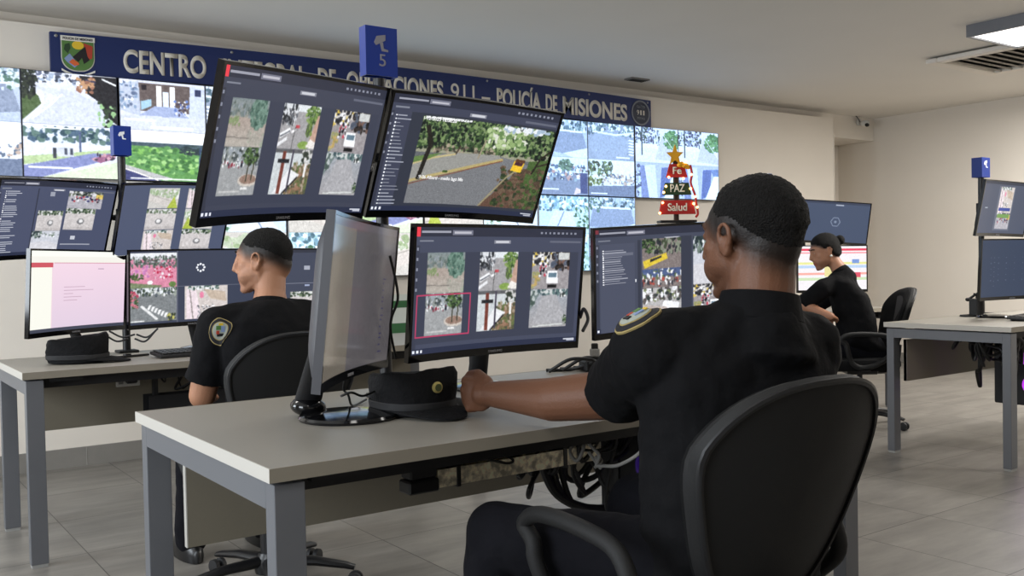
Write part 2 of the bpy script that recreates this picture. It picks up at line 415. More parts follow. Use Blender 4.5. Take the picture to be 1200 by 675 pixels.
        p.grad(0, 0, 1, .3, (250, 252, 255), (232, 240, 250)); p.rect(0, .24, 1, .38, (60, 84, 100)); p.poly([(0, .3), (1, .36), (1, 1), (.45, 1), (0, .75)], (86, 152, 74)); p.blobs(0, .32, 1, .85, [(60, 120, 60), (120, 190, 84), (84, 150, 80), (150, 205, 120)], 140, .05, .04)
        p.tree(.82, .36, .14, .1, ((30, 50, 60), (44, 70, 70)), 30); p.poly([(0, .68), (.6, .96), (.5, 1), (0, .8)], (176, 178, 184)); p.poly([(0, .78), (.45, 1), (0, 1)], (56, 62, 120)); p.line([(0, .76), (.42, 1)], .012, (240, 236, 230)); p.line([(.9, .98), (.93, .28)], .02, (40, 66, 110)); p.rect(.1, .95, .95, .98, (232, 236, 240))
    elif kind == 10:   # arcade entrance
        p.rect(0, 0, 1, 1, (206, 214, 236)); p.rect(.2, .05, .82, .62, (96, 84, 84)); p.poly([(0, .08), (.22, .02), (.24, .72), (0, .62)], (176, 190, 216)); p.poly([(.82, .04), (1, .08), (1, .7), (.8, .72)], (190, 204, 232)); p.rect(.42, .08, .48, .5, (245, 250, 255)); p.rect(.5, .2, .56, .5, (210, 230, 255)); p.rect(.58, .08, .64, .5, (245, 250, 255))
        p.poly([(.24, .42), (.36, .36), (.36, .5), (.24, .6)], (150, 196, 226)); p.poly([(.22, .7), (.4, .5), (.66, .5), (.82, .72)], (150, 168, 214)); p.poly([(0, .72), (1, .7), (1, 1), (0, 1)], (196, 206, 226)); p.rect(.05, .78, .4, .81, (240, 244, 250)); p.rect(.35, .9, .85, .95, (238, 242, 250)); p.blobs(.62, .35, .8, .66, [(60, 50, 80), (230, 235, 240), (90, 120, 200)], 24, .025)
        p.blobs(0, .05, .2, .6, [(120, 150, 190), (236, 240, 250), (90, 110, 150)], 30, .03); p.rect(.88, .1, .95, .24, (40, 50, 90)); p.rect(.25, .08, .31, .18, (36, 30, 40))
    elif kind == 11:   # curving road under a tree
        p.rect(0, 0, 1, 1, (208, 216, 238)); p.blobs(.1, 0, .7, .2, [(240, 245, 255), (60, 70, 90), (150, 170, 200), (90, 100, 130)], 60, .035); p.poly([(0, .4), (.16, .42), (.2, .62), (0, .95)], (78, 104, 62)); p.tree(.06, .22, .1, .3, ((28, 34, 36), (50, 60, 48)), 40)
        p.line([(.02, .98), (.2, .66), (.22, .5), (.15, .42)], .02, (236, 238, 240)); p.poly([(.12, .3), (.5, .32), (.85, .55), (.95, 1), (.02, 1), (.3, .62), (.38, .46)], (196, 206, 232)); p.line([(.1, .92), (.3, .62), (.42, .4)], .014, (232, 236, 244))
        p.poly([(.6, .02), (1, 0), (1, .95), (.86, .75), (.8, .5), (.68, .36)], (34, 34, 40)); p.blobs(.58, .05, .75, .35, [(190, 140, 100), (150, 100, 80), (60, 60, 90)], 24, .035); p.blobs(.8, .5, 1, 1, [(50, 70, 50), (24, 28, 30), (140, 190, 130)], 20, .04); p.line([(.84, .05), (1, .16)], .02, (225, 232, 240))
    elif kind == 12:   # park corner, parked cars
        p.rect(0, 0, 1, 1, (214, 224, 244)); p.blobs(0, .06, .95, .3, [(70, 100, 130), (90, 124, 120), (50, 80, 96), (200, 214, 236)], 90, .05); p.poly([(0, .62), (.95, .42), (.95, .5), (0, .78)], (176, 205, 150)); p.poly([(0, .8), (.7, .52), (.95, .5), (.9, .62), (.2, 1), (0, 1)], (122, 134, 196)); p.poly([(.2, 1), (1, .66), (1, 1)], (206, 222, 196))
        p.rect(.35, .42, .52, .6, (196, 206, 224)); p.rect(.42, .44, .45, .56, (70, 80, 100)); p.rect(.48, .44, .51, .56, (70, 80, 100)); p.rect(.3, .44, .34, .64, (60, 66, 80)); p.rect(.58, .1, .6, .5, (80, 96, 140)); p.poly([(.7, .62), (.96, .48), (.97, .6), (.8, .7)], (150, 90, 130)); p.blobs(.72, .52, .96, .64, [(60, 50, 70), (200, 150, 170)], 12, .03); p.rect(.05, .8, .5, .84, (225, 232, 245)); p.rect(.1, .04, .6, .07, (240, 246, 250))
    elif kind == 13:   # fork road from above
        p.rect(0, 0, 1, 1, (176, 196, 228)); p.blobs(0, 0, 1, .3, [(90, 126, 150), (220, 234, 250), (60, 90, 110), (150, 180, 190)], 70, .05); p.poly([(.1, .3), (.9, .25), (1, .8), (.3, .95), (0, .8)], (134, 152, 186)); p.poly([(0, .72), (.5, .9), (.3, 1), (0, 1)], (216, 230, 248)); p.line([(.1, .3), (.95, .27)], .03, (230, 240, 250)); p.blobs(.75, .05, 1, .4, [(80, 120, 110), (200, 220, 240)], 20, .04)
    elif kind == 14:   # street with zebra and shops
        p.rect(0, 0, 1, .4, (214, 230, 248)); p.rect(0, .4, 1, 1, (122, 138, 170)); p.blobs(0, .2, 1, .6, [(80, 110, 150), (230, 240, 250), (60, 80, 110), (190, 150, 150), (140, 170, 190)], 120, .04); p.tree(.55, .2, .14, .16, ((60, 100, 90), (110, 150, 130)), 40); p.rect(.02, .84, .4, .88, (230, 238, 248)); p.poly([(.75, .8), (.95, .9), (.7, 1)], (226, 200, 200)); p.rect(.84, .4, .98, .95, (50, 70, 130))
    elif kind == 15:   # white plaza with palms
        p.rect(0, 0, 1, 1, (222, 234, 252)); p.blobs(0, .05, .5, .45, [(40, 60, 50), (110, 140, 90), (70, 96, 90), (200, 220, 230)], 90, .045); p.blobs(0, .5, .3, .72, [(130, 150, 90), (70, 90, 60)], 20, .04); p.poly([(0, .74), (1, .68), (1, 1), (0, 1)], (104, 122, 158)); p.blobs(.3, .4, 1, .66, [(240, 246, 255), (90, 110, 140), (190, 170, 160)], 60, .04); p.rect(.05, .92, .4, .96, (226, 234, 246))
    elif kind == 16:   # zebra road looking down
        p.rect(0, 0, 1, 1, (142, 160, 190)); p.blobs(0, 0, 1, .3, [(70, 100, 120), (220, 236, 252), (110, 140, 150)], 70, .05); p.ell(.55, .62, .42, .42, (150, 168, 198))
        for k in range(6): p.poly([(0, .42+k*.08), (.1, .4+k*.08), (.14, .43+k*.08), (.02, .46+k*.08)], (236, 242, 250))
        p.line([(0, .2), (.4, .3), (.9, .24)], .03, (222, 234, 248)); p.rect(.1, .9, .4, .94, (235, 240, 250))
    elif kind == 17:   # bright street and river
        p.rect(0, 0, 1, 1, (196, 222, 250)); p.blobs(0, 0, 1, .4, [(110, 160, 190), (236, 246, 255), (70, 110, 130), (150, 200, 210)], 80, .05); p.poly([(.3, .4), (.7, .4), (.9, 1), (.1, 1)], (214, 228, 246)); p.line([(.5, .4), (.3, 1)], .02, (120, 140, 180)); p.blobs(.7, .3, 1, 1, [(60, 110, 80), (150, 190, 170), (200, 226, 240)], 40, .05)
    elif kind == 18:   # market hall with roof
        p.rect(0, 0, 1, 1, (216, 224, 250)); p.blobs(0, 0, .55, .5, [(50, 60, 100), (110, 130, 170), (200, 214, 240), (60, 84, 80)], 110, .035); p.rect(0, .46, .5, .6, (226, 232, 246)); p.poly([(.45, .9), (.62, .2), (.7, .25), (1, .75), (1, .95)], (190, 196, 226)); p.tree(.86, .32, .2, .26, ((60, 120, 70), (110, 170, 110), (80, 140, 100)), 50); p.rect(.14, 0, .17, .8, (60, 80, 90)); p.line([(.66, .2), (1, .78)], .012, (240, 244, 252))
    elif kind == 19:   # alley with blue shade
        p.rect(0, 0, 1, 1, (166, 182, 222)); p.poly([(.08, .1), (.2, .08), (.3, 1), (.14, 1)], (110, 130, 190)); p.poly([(.2, .08), (.45, .05), (.5, 1), (.3, 1)], (206, 216, 240)); p.poly([(.6, .12), (.82, .1), (.76, .9), (.55, 1)], (70, 100, 176)); p.poly([(.88, .3), (1, .3), (1, 1), (.65, 1)], (232, 240, 252)); p.blobs(0, .1, .1, 1, [(60, 80, 120), (190, 210, 240)], 30, .04); p.poly([(.8, .1), (1, .08), (1, .3), (.86, .3)], (96, 130, 196))
    elif kind == 20:   # flower garden
        p.rect(0, 0, 1, .2, (226, 230, 236)); p.rect(0, .18, 1, 1, (222, 128, 160)); p.blobs(0, .12, 1, .42, [(90, 110, 96), (180, 186, 190), (110, 100, 110), (70, 84, 76)], 110, .04); p.blobs(0, .4, .4, .7, [(196, 110, 180), (220, 150, 190)], 20, .05); p.blobs(.02, .6, .3, .8, [(60, 84, 50), (100, 120, 70)], 14, .04); p.poly([(0, .84), (.7, .95), (.6, 1), (0, 1)], (120, 136, 96))
        p.blobs(.5, .4, .9, .75, [(210, 20, 60), (236, 236, 240), (190, 40, 80)], 26, .03); p.ell(.42, .85, .06, .06, (240, 240, 244)); p.ell(.9, .92, .08, .08, (96, 130, 60))
    elif kind == 21:   # zebra crossing
        p.rect(0, 0, 1, .2, (220, 228, 236)); p.rect(0, .2, 1, 1, (122, 128, 132)); p.blobs(0, 0, 1, .24, [(60, 76, 60), (150, 160, 150), (224, 226, 230), (80, 90, 100)], 70, .045); p.blobs(0, .1, .16, .55, [(190, 60, 90), (60, 90, 50), (210, 110, 130)], 30, .04); p.poly([(.25, .5), (.6, .92), (.55, .96), (.2, .54)], (226, 228, 230))
        for k in range(6): p.poly([(.4+k*.07, .5+k*.05), (.46+k*.07, .5+k*.05), (.4+k*.07, .66+k*.05), (.36+k*.07, .62+k*.05)], (232, 234, 236))
        p.blobs(.8, .8, .96, 1, [(196, 190, 90), (50, 60, 40)], 12, .04); p.rect(0, .95, .3, .98, (226, 228, 230)); p.rect(.02, .9, .3, .93, (130, 130, 134))
    elif kind == 22:   # pale street, pedestrians
        p.rect(0, 0, 1, 1, (206, 196, 192)); p.poly([(.05, .1), (.25, 0), (.4, 1), (.05, 1)], (232, 214, 222)); p.blobs(.1, 0, .8, .12, [(60, 90, 80), (190, 200, 200), (230, 232, 236)], 30, .05); p.line([(.12, .1), (.2, 1)], .03, (150, 140, 140)); p.ell(.4, .28, .05, .1, (236, 120, 160)); p.blobs(.3, .6, .7, .98, [(90, 90, 96), (236, 236, 240), (150, 150, 160)], 60, .025); p.poly([(.45, .1), (.95, .2), (.98, .5), (.6, .4)], (196, 176, 156))
    elif kind == 23:   # park with road
        p.rect(0, 0, 1, 1, (198, 196, 192)); p.blobs(0, .1, 1, .5, [(150, 176, 130), (180, 196, 170), (226, 228, 226)], 40, .08); p.poly([(0, .6), (1, .3), (1, .6), (.2, 1), (0, 1)], (206, 200, 196)); p.line([(0, .75), (.9, .35)], .02, (170, 166, 160)); p.poly([(.0, 1), (.15, .4), (.35, 1)], (176, 196, 60))
    elif kind == 24:   # bare light yard
        p.rect(0, 0, 1, 1, (200, 194, 194)); p.blobs(0, 0, 1, .2, [(50, 70, 50), (110, 130, 100), (210, 214, 214)], 40, .06); p.ell(.55, .6, .12, .14, (120, 120, 124)); p.ell(.56, .58, .07, .09, (230, 230, 232)); p.rect(0, .85, 1, 1, (186, 180, 180))
    elif kind == 25:   # blue cars
        p.rect(0, 0, 1, 1, (174, 172, 182)); p.blobs(0, 0, 1, .25, [(40, 50, 50), (100, 110, 90), (220, 220, 226)], 50, .06); p.rect(0, .12, .2, .4, (220, 190, 80)); p.blobs(.1, .3, .9, .6, [(40, 44, 110), (230, 230, 236), (190, 60, 70), (40, 40, 50)], 30, .05)
    m = p.clip(); a = p.a; q = (np.roll(a, 1, 0)+np.roll(a, -1, 0)+np.roll(a, 1, 1)+np.roll(a, -1, 1)+a*2)/6; p.a[m] = q[m]
    m = p.clip(); g = p.r.randn(p.h, p.w)
    for k in range(3): g = (np.roll(g, 1, 0)+np.roll(g, -1, 0)+np.roll(g, 1, 1)+np.roll(g, -1, 1)+g)/5
    p.a[m] += (g/g.std()*5)[m][:, None]
    lum = p.a[m].mean(1, keepdims=True); p.a[m] = lum+(p.a[m]-lum)*.8
    p.noise(5 if kind < 8 or kind > 19 else 3)
    if kind not in (0, 1, 2, 3, 4, 5, 9, 10, 11, 12, 18, 19, 20, 21) and (seed*7+kind) % 2:
        xs_ = np.where(p.clip().any(0))[0]; ys_ = np.where(p.clip().any(1))[0]
        p.a[ys_[0]:ys_[-1]+1, xs_[0]:xs_[-1]+1] = p.a[ys_[0]:ys_[-1]+1, xs_[0]:xs_[-1]+1][:, ::-1].copy()
    if tint is not None:
        m = p.clip(); p.a[m] = p.a[m]*np.array(tint)
    p.win = (0, 0, 1, 1)
def s2l(a):
    a = np.clip(a/255., 0, 1); return np.where(a <= .04045, a/12.92, ((a+.055)/1.055)**2.4)
def screen_mesh(name, pic, W, H, material, parent, yfun=lambda x: 0*x, loc=(0, 0, 0), rot=(0, 0, 0)):
    """one small square of colour per picture cell; the sheet lies in local xz and faces -y"""
    w, h = pic.w, pic.h
    gx = (np.arange(w+1)/w-.5)*W; gz = (.5-np.arange(h+1)/h)*H
    X, Z = np.meshgrid(gx, gz); co = np.stack([X, yfun(X), Z], -1).reshape(-1, 3)
    i = np.arange(h)[:, None]*(w+1)+np.arange(w)[None, :]
    q = np.stack([i, i+w+1, i+w+2, i+1], -1).reshape(-1, 4)
    me = bpy.data.meshes.new(name)
    me.vertices.add(len(co)); me.vertices.foreach_set('co', co.ravel())
    me.loops.add(q.size); me.loops.foreach_set('vertex_index', q.ravel())
    me.polygons.add(len(q)); me.polygons.foreach_set('loop_start', np.arange(0, q.size, 4))
    me.update(calc_edges=True)
    at_ = me.attributes.new('tone', 'FLOAT_COLOR', 'FACE')
    c = np.ones((w*h, 4)); c[:, :3] = s2l(pic.a).reshape(-1, 3); at_.data.foreach_set('color', c.ravel())
    me.polygons.foreach_set('use_smooth', [True]*len(q))
    me.materials.append(material)
    o = bpy.data.objects.new(name, me); COL.objects.link(o); o.parent = parent; o.location = loc; o.rotation_euler = rot
    return o

# ================================================================== THE ROOM
CZ = 2.63; XL, XR, YF, YB = -2.0, 9.27, -3.0, 6.6
struct('floor', MB().box(((XL+XR)/2, (YF+YB)/2, -.05), (XR-XL+.4, YB-YF+.4, .1)), floorm)
struct('ceiling', MB().box(((XL+XR)/2, (YF+YB)/2, CZ+.05), (XR-XL+.4, YB-YF+.4, .1)), ceilm)
struct('wall_back', MB().box(((XL+XR)/2, YB+.05, CZ/2), (XR-XL+.2, .1, CZ)), wallm)
struct('wall_display', MB().box(((XL+8.35)/2, 6.3, 2.545/2), (8.35-XL, .6, 2.545)), wallm)
struct('trim_beam', MB().box(((XL+XR)/2, 6.375, (2.39+CZ)/2), (XR-XL, .45, CZ-2.39)), wallm)
struct('wall_right', MB().box((XR+.05, (YF+YB)/2, CZ/2), (.1, YB-YF+.2, CZ)), wallm)
struct('wall_front', MB().box(((XL+XR)/2, YF-.05, CZ/2), (XR-XL+.2, .1, CZ)), wallm)
# left wall with two window openings (outside the picture, they let the daylight in)
mb = MB(); ys = [YF, .35, 2.05, 3.35, 5.05, YB]
for a, b in ((0, 1), (2, 3), (4, 5)): mb.box((XL-.05, (ys[a]+ys[b])/2, CZ/2), (.1, ys[b]-ys[a], CZ))
for a, b in ((1, 2), (3, 4)):
    mb.box((XL-.05, (ys[a]+ys[b])/2, .4), (.1, ys[b]-ys[a], .8)); mb.box((XL-.05, (ys[a]+ys[b])/2, 2.45), (.1, ys[b]-ys[a], CZ-2.27))
struct('wall_left', mb, wallm)
glass = bpy.data.materials.new('window_glass'); glass.use_nodes = True
gb = glass.node_tree.nodes['Principled BSDF']; gb.inputs['Transmission Weight'].default_value = 1; gb.inputs['Roughness'].default_value = .02; gb.inputs['IOR'].default_value = 1.1
for i, yc in enumerate((1.2, 4.2)):
    f = MB(); 
    for dy in (-.83, 0, .83): f.box((XL-.05, yc+dy, 1.535), (.06, .05, 1.46))
    for z in (.825, 2.245): f.box((XL-.05, yc, z), (.06, 1.7, .05))
    wf = struct('window_%d' % (i+1), f, trimw)
    MB().box((XL-.05, yc, 1.535), (.008, 1.66, 1.42)).build('window_glass', glass, wf)
struct('baseboard_back', MB().box(((XL+8.35)/2, 5.992, .055), (8.35-XL, .016, .11)), basem)
mb = MB()
for k in range(26): mb.box((XL+.4+k*.4, 5.983, .055), (.004, .003, .11))
struct('trim_1', mb, mat('tile_joint_grey', (150, 148, 143), .8))
struct('baseboard_right', MB().box((XR-.008, 2, .055), (.016, 8, .11)), basem)
struct('trim_2', MB().box((8.351, 6.0, 1.19), (.012, .012, 2.39)), wallm)

# ceiling light panels: one is in the photo, the others repeat it over the room
panel_e = mat('lit_panel_diffuser', (255, 253, 248), .5, emit=2.4)
def ceiling_light(x, y, label, k=1.0):
    t = thing('ceiling_light', label, 'ceiling light', (x, y, CZ), 0, 'ceiling light panels')
    f = MB(); S = .32
    for sx, sy, lx, ly in ((0, 1, .64, .02), (0, -1, .64, .02), (1, 0, .02, .60), (-1, 0, .02, .60)):
        f.box((sx*(S-.01), sy*(S-.01), -.04), (lx, ly, .08))
    f.build('frame', silver, t)
    MB().box((0, 0, -.066), (.60, .60, .008)).build('diffuser', panel_e, t)
    l = area('panel_light', (x, y, CZ-.09), .58, .58, PANEL_W*k, (1, .965, .91), (0, 0, -1))
    return t
ceiling_light(6.42, 3.04, 'white square ceiling light panel at the top right corner, beside the air conditioner', 2.0)
EXTRA_LIGHTS = [(2.8, 3.1, .42), (3.4, .9, .3), (.6, .6, .2), (6.8, .6, 2.0), (.2, 3.9, .3), (8.3, 3.3, 1.9)]
for (x, y, k) in EXTRA_LIGHTS:
    ceiling_light(x, y, 'white square ceiling light panel above the work stations, outside the picture', k)

# ceiling air conditioner
t = thing('air_conditioner', 'beige ceiling cassette air conditioner with slatted grille beside the light panel', 'air conditioner', (7.28, 3.62, CZ))
f = MB()
for sx, sy, lx, ly in ((0, 1, .92, .09), (0, -1, .92, .09), (1, 0, .09, .74), (-1, 0, .09, .74)):
    f.box((sx*.415, sy*.415, -.03), (lx, ly, .035), bev=.008)
f.build('frame', wallm, t)
f = MB()
for k in range(9): f.box((0, -.33+k*.082, -.03), (.74, .05, .012), rot=Matrix.Rotation(R(25), 3, 'X'))
f.build('grille', mat('grille_beige', (150, 143, 132), .6), t)
MB().box((0, 0, -.008), (.8, .8, .012)).build('cavity', mat('dark_cavity', (40, 38, 36), .9), t)
MB().lathe([(.03, -.05), (.034, -.044), (.034, -.03)], (.42, -.05, 0)).build('status_lamp', mat('status_white', (240, 240, 240), .4, emit=1.5), t)
# small ceiling vent
t = thing('ceiling_vent', 'small dark rectangular vent in the ceiling above the blue banner', 'vent', (5.45, 5.79, CZ))
MB().box((0, 0, -.006), (.2, .1, .012), bev=.003).build('frame', mat('vent_grey', (120, 115, 108), .6), t)
f = MB()
for k in range(4): f.box((0, -.032+k*.021, -.013), (.17, .009, .005))
f.build('slat', mat('dark_cavity', (40, 38, 36), .9), t)
# security camera in the far corner
p = V((8.97, 6.15, 2.57))
t = thing('security_camera', 'small white dome camera with black lens high in the far corner', 'security camera', p)
MB().lathe([(.035, 0), (.035, -.02), (.025, -.03)], (0, -.035, .0), M=Matrix.Rotation(R(90), 3, 'X')).build('mount', trimw, t, smooth=True)
MB().ell((0, -.1, -.02), (.035, .05, .032)).build('housing', trimw, t, smooth=True)
MB().ell((-.02, -.135, -.045), (.028, .02, .02)).build('lens', glossb, t, smooth=True)
MB().tube(bez([(0, -.04, 0), (-.05, -.05, .03), (-.07, -.03, .07)]), .004, 6).build('cable', cablem, t)

# ================================================================== BANNER
BX0, BX1, BZ0, BZ1 = 1.068, 5.758, 2.266, 2.503
ban = thing('banner', 'long navy blue banner with grey capitals above the video wall', 'banner', ((BX0+BX1)/2, 5.97, BZ0))
bw = BX1-BX0; bh = BZ1-BZ0
MB().box((0, 0, bh/2), (bw, .035, bh)).build('board', bannerm, ban)
for word, a, b in (('CENTRO', 1.462, 1.953), ('INTEGRAL', 2.06, 2.62), ('DE', 2.70, 2.83), ('OPERACIONES', 2.91, 3.68), ('911', 3.76, 3.965), ('POLICÍA', 4.15, 4.57), ('DE', 4.62, 4.735), ('MISIONES', 4.79, 5.478)):
    text_obj('lettering', word, .136, letterm, ban, ((a+b)/2-(BX0+BX1)/2, -.021, 2.305-BZ0), (0, 0, 0), width=b-a, bold=0 if word == '911' else .03, ext=.003)
MB().box((4.055-(BX0+BX1)/2, -.0195, 2.35-BZ0), (.075, .003, .016)).build('lettering_dash', letterm, ban)
for x in (.03, 1.05, 2.0, 3.0, 4.0, 4.65):
    MB().lathe([(.009, 0), (.009, -.004), (.004, -.007)], (x-bw/2, -.018, bh-.022), seg=10, M=Matrix.Rotation(R(90), 3, 'X').inverted()).build('screw', mat('screw_steel', (150, 150, 150), .4, metal=.6), ban)
# shield emblem
ex = 1.212-(BX0+BX1)/2; ez = 2.385-BZ0
def shield(s, n=10):
    pts = [(-.085*s, .075*s), (.085*s, .075*s)]
    for k in range(n+1):
        a = k/n; pts.append((.085*s*math.cos(a*PI/2)**.8 if a < 1 else 0, -.02*s-.075*s*math.sin(a*PI/2)))
    for k in range(n-1, -1, -1):
        a = k/n; pts.append((-.085*s*math.cos(a*PI/2)**.8, -.02*s-.075*s*math.sin(a*PI/2)))
    return pts
em = MB().prism(shield(1.06), .003, loc=(ex, -.0215, ez)).build('emblem', mat('emblem_border', (200, 198, 190), .6), ban)
MB().prism(shield(1.0), .002, loc=(ex, -.0235, ez)).build('shield_field', mat('emblem_green', (84, 124, 62), .6), em)
def flat(name, poly, m, y, par=em): return MB().prism([(ex+a, ez+b) for a, b in poly], .0015, loc=(0, y, 0)).build(name, m, par)
flat('sun', [(.0+.032*math.cos(k*PI/8), .05+.024*math.sin(k*PI/8)) for k in range(16)], mat('emblem_yellow', (226, 190, 50), .6), -.0255)
flat('red_field', [(.03, .065), (.08, .05), (.075, -.02), (.05, -.03)], mat('emblem_red', (178, 64, 44), .6), -.0252)
flat('dark_figure', [(-.03, -.02), (0, .01), (.04, .045), (.05, -.01), (.062, -.03), (.03, -.055), (.02, -.02), (0, -.045)], mat('emblem_black', (26, 24, 26), .6), -.0262)
flat('blue_field', [(-.075, -.03), (-.045, .0), (-.03, -.02), (0, -.06), (-.02, -.08), (-.06, -.05)], mat('emblem_blue', (130, 150, 190), .6), -.0254)
flat('orange_figure', [(-.05, -.05), (-.03, -.03), (0, -.05), (.005, -.06), (-.02, -.07)], mat('emblem_orange', (214, 100, 50), .6), -.0268)
flat('trees', [(-.07, .05), (-.045, .06), (-.04, .03), (-.055, .0), (-.075, .02)], mat('emblem_dark_green', (40, 66, 40), .6), -.0254)
flat('name_strip', [(-.092, .072), (.092, .072), (.092, .1), (-.092, .1)], mat('emblem_white', (225, 222, 214), .6), -.0258)
text_obj('strip_text', 'POLICIA DE MISIONES', .014, mat('emblem_black'), em, (ex, -.0275, ez+.079), (0, 0, 0), width=.16, bold=.02)
rb = [(-.09+.018*k, -.088-.03*math.sin(k/10*PI)) for k in range(11)]
flat('ribbon', rb+[(x, z-.012) for x, z in reversed(rb)], mat('emblem_white'), -.0245)
# round badge
bx = 5.635-(BX0+BX1)/2; bz = 2.385-BZ0
Mx = Matrix.Rotation(R(90), 3, 'X')
bd = MB().lathe([(.108, 0), (.108, .004)], (bx, -.018, bz), M=Mx, seg=40).build('round_badge', mat('badge_grey', (64, 70, 84), .5), ban)
MB().lathe([(.104, .004), (.104, .006), (.094, .006), (.094, .004)], (bx, -.018, bz), M=Mx, seg=40, cap=False).build('ring', mat('badge_ring', (120, 124, 132), .5), bd)
MB().lathe([(.088, .004), (.088, .0055)], (bx, -.018, bz), M=Mx, seg=40).build('disc', mat('badge_dark', (30, 38, 58), .5), bd)
for i_, ch in enumerate('911'): text_obj('badge_number', ch, .042, letterm, bd, (bx-.033+i_*.033, -.025, bz-.018), (0, 0, 0), width=(.024, .014, .014)[i_], bold=.0)
text_obj('badge_text', 'CENTRO', .02, mat('badge_ring'), bd, (bx, -.025, bz+.042), (0, 0, 0), width=.09, bold=.02)
text_obj('badge_text', 'MISIONES', .02, mat('badge_ring'), bd, (bx, -.025, bz-.055), (0, 0, 0), width=.09, bold=.02)

# the long sheet bows slightly upwards in its middle
for o_ in [x for x in bpy.data.objects if x.type == 'MESH' and (x.parent == ban or (x.parent and x.parent.parent == ban))]:
    ox = o_.location.x+(o_.parent.location.x if o_.parent != ban else 0)
    if o_.name.startswith('board'):
        bm = bmesh.new(); bm.from_mesh(o_.data)
        bmesh.ops.bisect_plane
        for k_ in range(1, 24): bmesh.ops.bisect_plane(bm, geom=bm.verts[:]+bm.edges[:]+bm.faces[:], plane_co=(-bw/2+bw*k_/24, 0, 0), plane_no=(1, 0, 0))
        bm.to_mesh(o_.data); bm.free()
    for v_ in o_.data.vertices: v_.co.z += .03*(1-((v_.co.x+ox)/(bw/2))**2)
    o_.data.update()

# ================================================================== VIDEO WALL
def wall_display(x0, z0, tiles, label, seed, tint=(1, 1, 1), n=2):
    t = thing('wall_display', label, 'video wall screen', (x0+.515, 5.965, z0), 0, 'video wall screens')
    MB().box((0, -.005, .303), (1.026, .06, .602), bev=.004).build('frame', glossb, t)
    p = Pic(270, 160, (20, 24, 34), seed)
    k = 0
    for j in range(2):
        for i in range(2):
            tile(p, (i*.5+.002, j*.5+.003, i*.5+.498, j*.5+.497), tiles[k], seed+k, tint); k += 1
    screen_mesh('screen', p, 1.02, .596, wallscreenm, t, loc=(0, -.0365, .303))
    return t
VX = [.39+1.03*i for i in range(6)]
ZT, ZB = 1.668, 1.062
BL = (.90, .99, 1.08)
wall_display(VX[0], ZT, (13, 11, 15, 12), 'leftmost video wall screen, showing a curving road under a dark tree', 5)
wall_display(VX[1], ZT, (10, 16, 9, 14), 'video wall screen showing a covered entrance above a green field', 9)
wall_display(VX[2], ZT, (13, 17, 14, 16), 'top row video wall screen hidden behind the two raised front monitors', 21, BL)
wall_display(VX[3], ZT, (16, 13, 17, 14), 'top row video wall screen hidden behind the right raised front monitor', 31, BL)
wall_display(VX[4], ZT, (13, 16, 14, 15), 'video wall screen of four bluish street views right of the raised front monitors', 44, BL)
wall_display(VX[5], ZT, (18, 18, 19, 19), 'rightmost video wall screen behind the small lit wooden tree', 55, BL)
wall_display(VX[1], ZB, (23, 17, 17, 23), 'bottom row video wall screen seen above the seated man on the left', 61)
wall_display(VX[2], ZB, (23, 12, 17, 23), 'bottom row video wall screen with green trees just left of the tall side monitor', 68)
wall_display(VX[3], ZB, (23, 17, 23, 17), 'bottom row video wall screen seen in the gap between the two lower front monitors', 73)
wall_display(VX[4], ZB, (17, 13, 17, 17), 'bottom row video wall screen between the two lower front monitors at the right', 85, BL)
# paper notice on the wall below the displays
t = thing('wall_poster', 'green and white notice on the wall between the side monitor and centre monitor', 'poster', (3.27, 5.995, .59))
MB().box((0, -.003, .17), (.26, .004, .34)).build('sheet', mat('paper_pale', (206, 212, 206), .8), t)
MB().box((0, -.006, .27), (.25, .003, .05)).build('green_band', mat('green_print', (50, 100, 60), .8), t)
MB().box((0, -.006, .1), (.25, .003, .07)).build('green_band', mat('green_print'), t)

# ================================================================== DESKS
def desk(label, x0, x1, y0, y1, panel_y, panel_z, group='office desks', po=.11, pt=.70):
    L = x1-x0; D = y1-y0
    t = thing('desk', label, 'desk', (x0, y0, 0), 0, group)
    top = MB(); top.box((L/2, D/2, .737), (L-.004, D-.004, .026)).build('tabletop', deskm, t)
    for xx in (.001, L-.001): MB().box((xx, D/2, .737), (.003, D, .0275)).build('side_edge_band', edgew, t)
    for yy in (.001, D-.001): MB().box((L/2, yy, .737), (L, .003, .0272)).build('long_edge_band', edgeg, t)
    w, dd = .062, .045; zt = .716
    for xx in (.012+w/2, L-.012-w/2):
        fr = MB().box((xx, D/2, zt-.0262), (w-.0006, D-.02-2*dd, .0515)).build('frame_end', steel, t)
        for yy in (.01+dd/2, D-.01-dd/2):
            MB().box((xx, yy, (zt+.012)/2), (w, dd, zt-.012), bev=.0015).build('leg', steel, fr)
            MB().box((xx, yy, .006), (w*.9, dd*.9, .012)).build('foot_cap', mat('clear_foot', (160, 160, 158), .4), fr)
    MB().box((L/2, .12, zt-.02), (L-.15, .03, .04)).build('crossbar', matteb, t)
    MB().box((L/2, D-.16, zt-.02), (L-.15, .03, .04)).build('crossbar', matteb, t)
    pn = MB().box((L/2, panel_y-y0, (panel_z+pt)/2), (L-2*po, .018, pt-panel_z)).build('modesty_panel', panelm, t)
    MB().box((po+.0015, panel_y-y0, (panel_z+pt)/2), (.003, .019, pt-panel_z)).build('panel_edge', edgew, pn)
    MB().box((.16, .05, zt-.005), (.12, .02, .012)).build('bracket', matteb, t)
    return t
FD = desk('grey topped front desk with grey steel legs in front of the man on the right', .655, 2.49, 1.70, 2.65, 2.52, .40, po=.085)
LD = desk('grey topped desk at the left edge, in front of the white wall', .585, 2.7, 4.00, 4.72, 4.6, .435)
WD = desk('far desk in front of the woman, below the two far monitors', 4.4, 6.52, 4.15, 4.88, 4.78, .44)
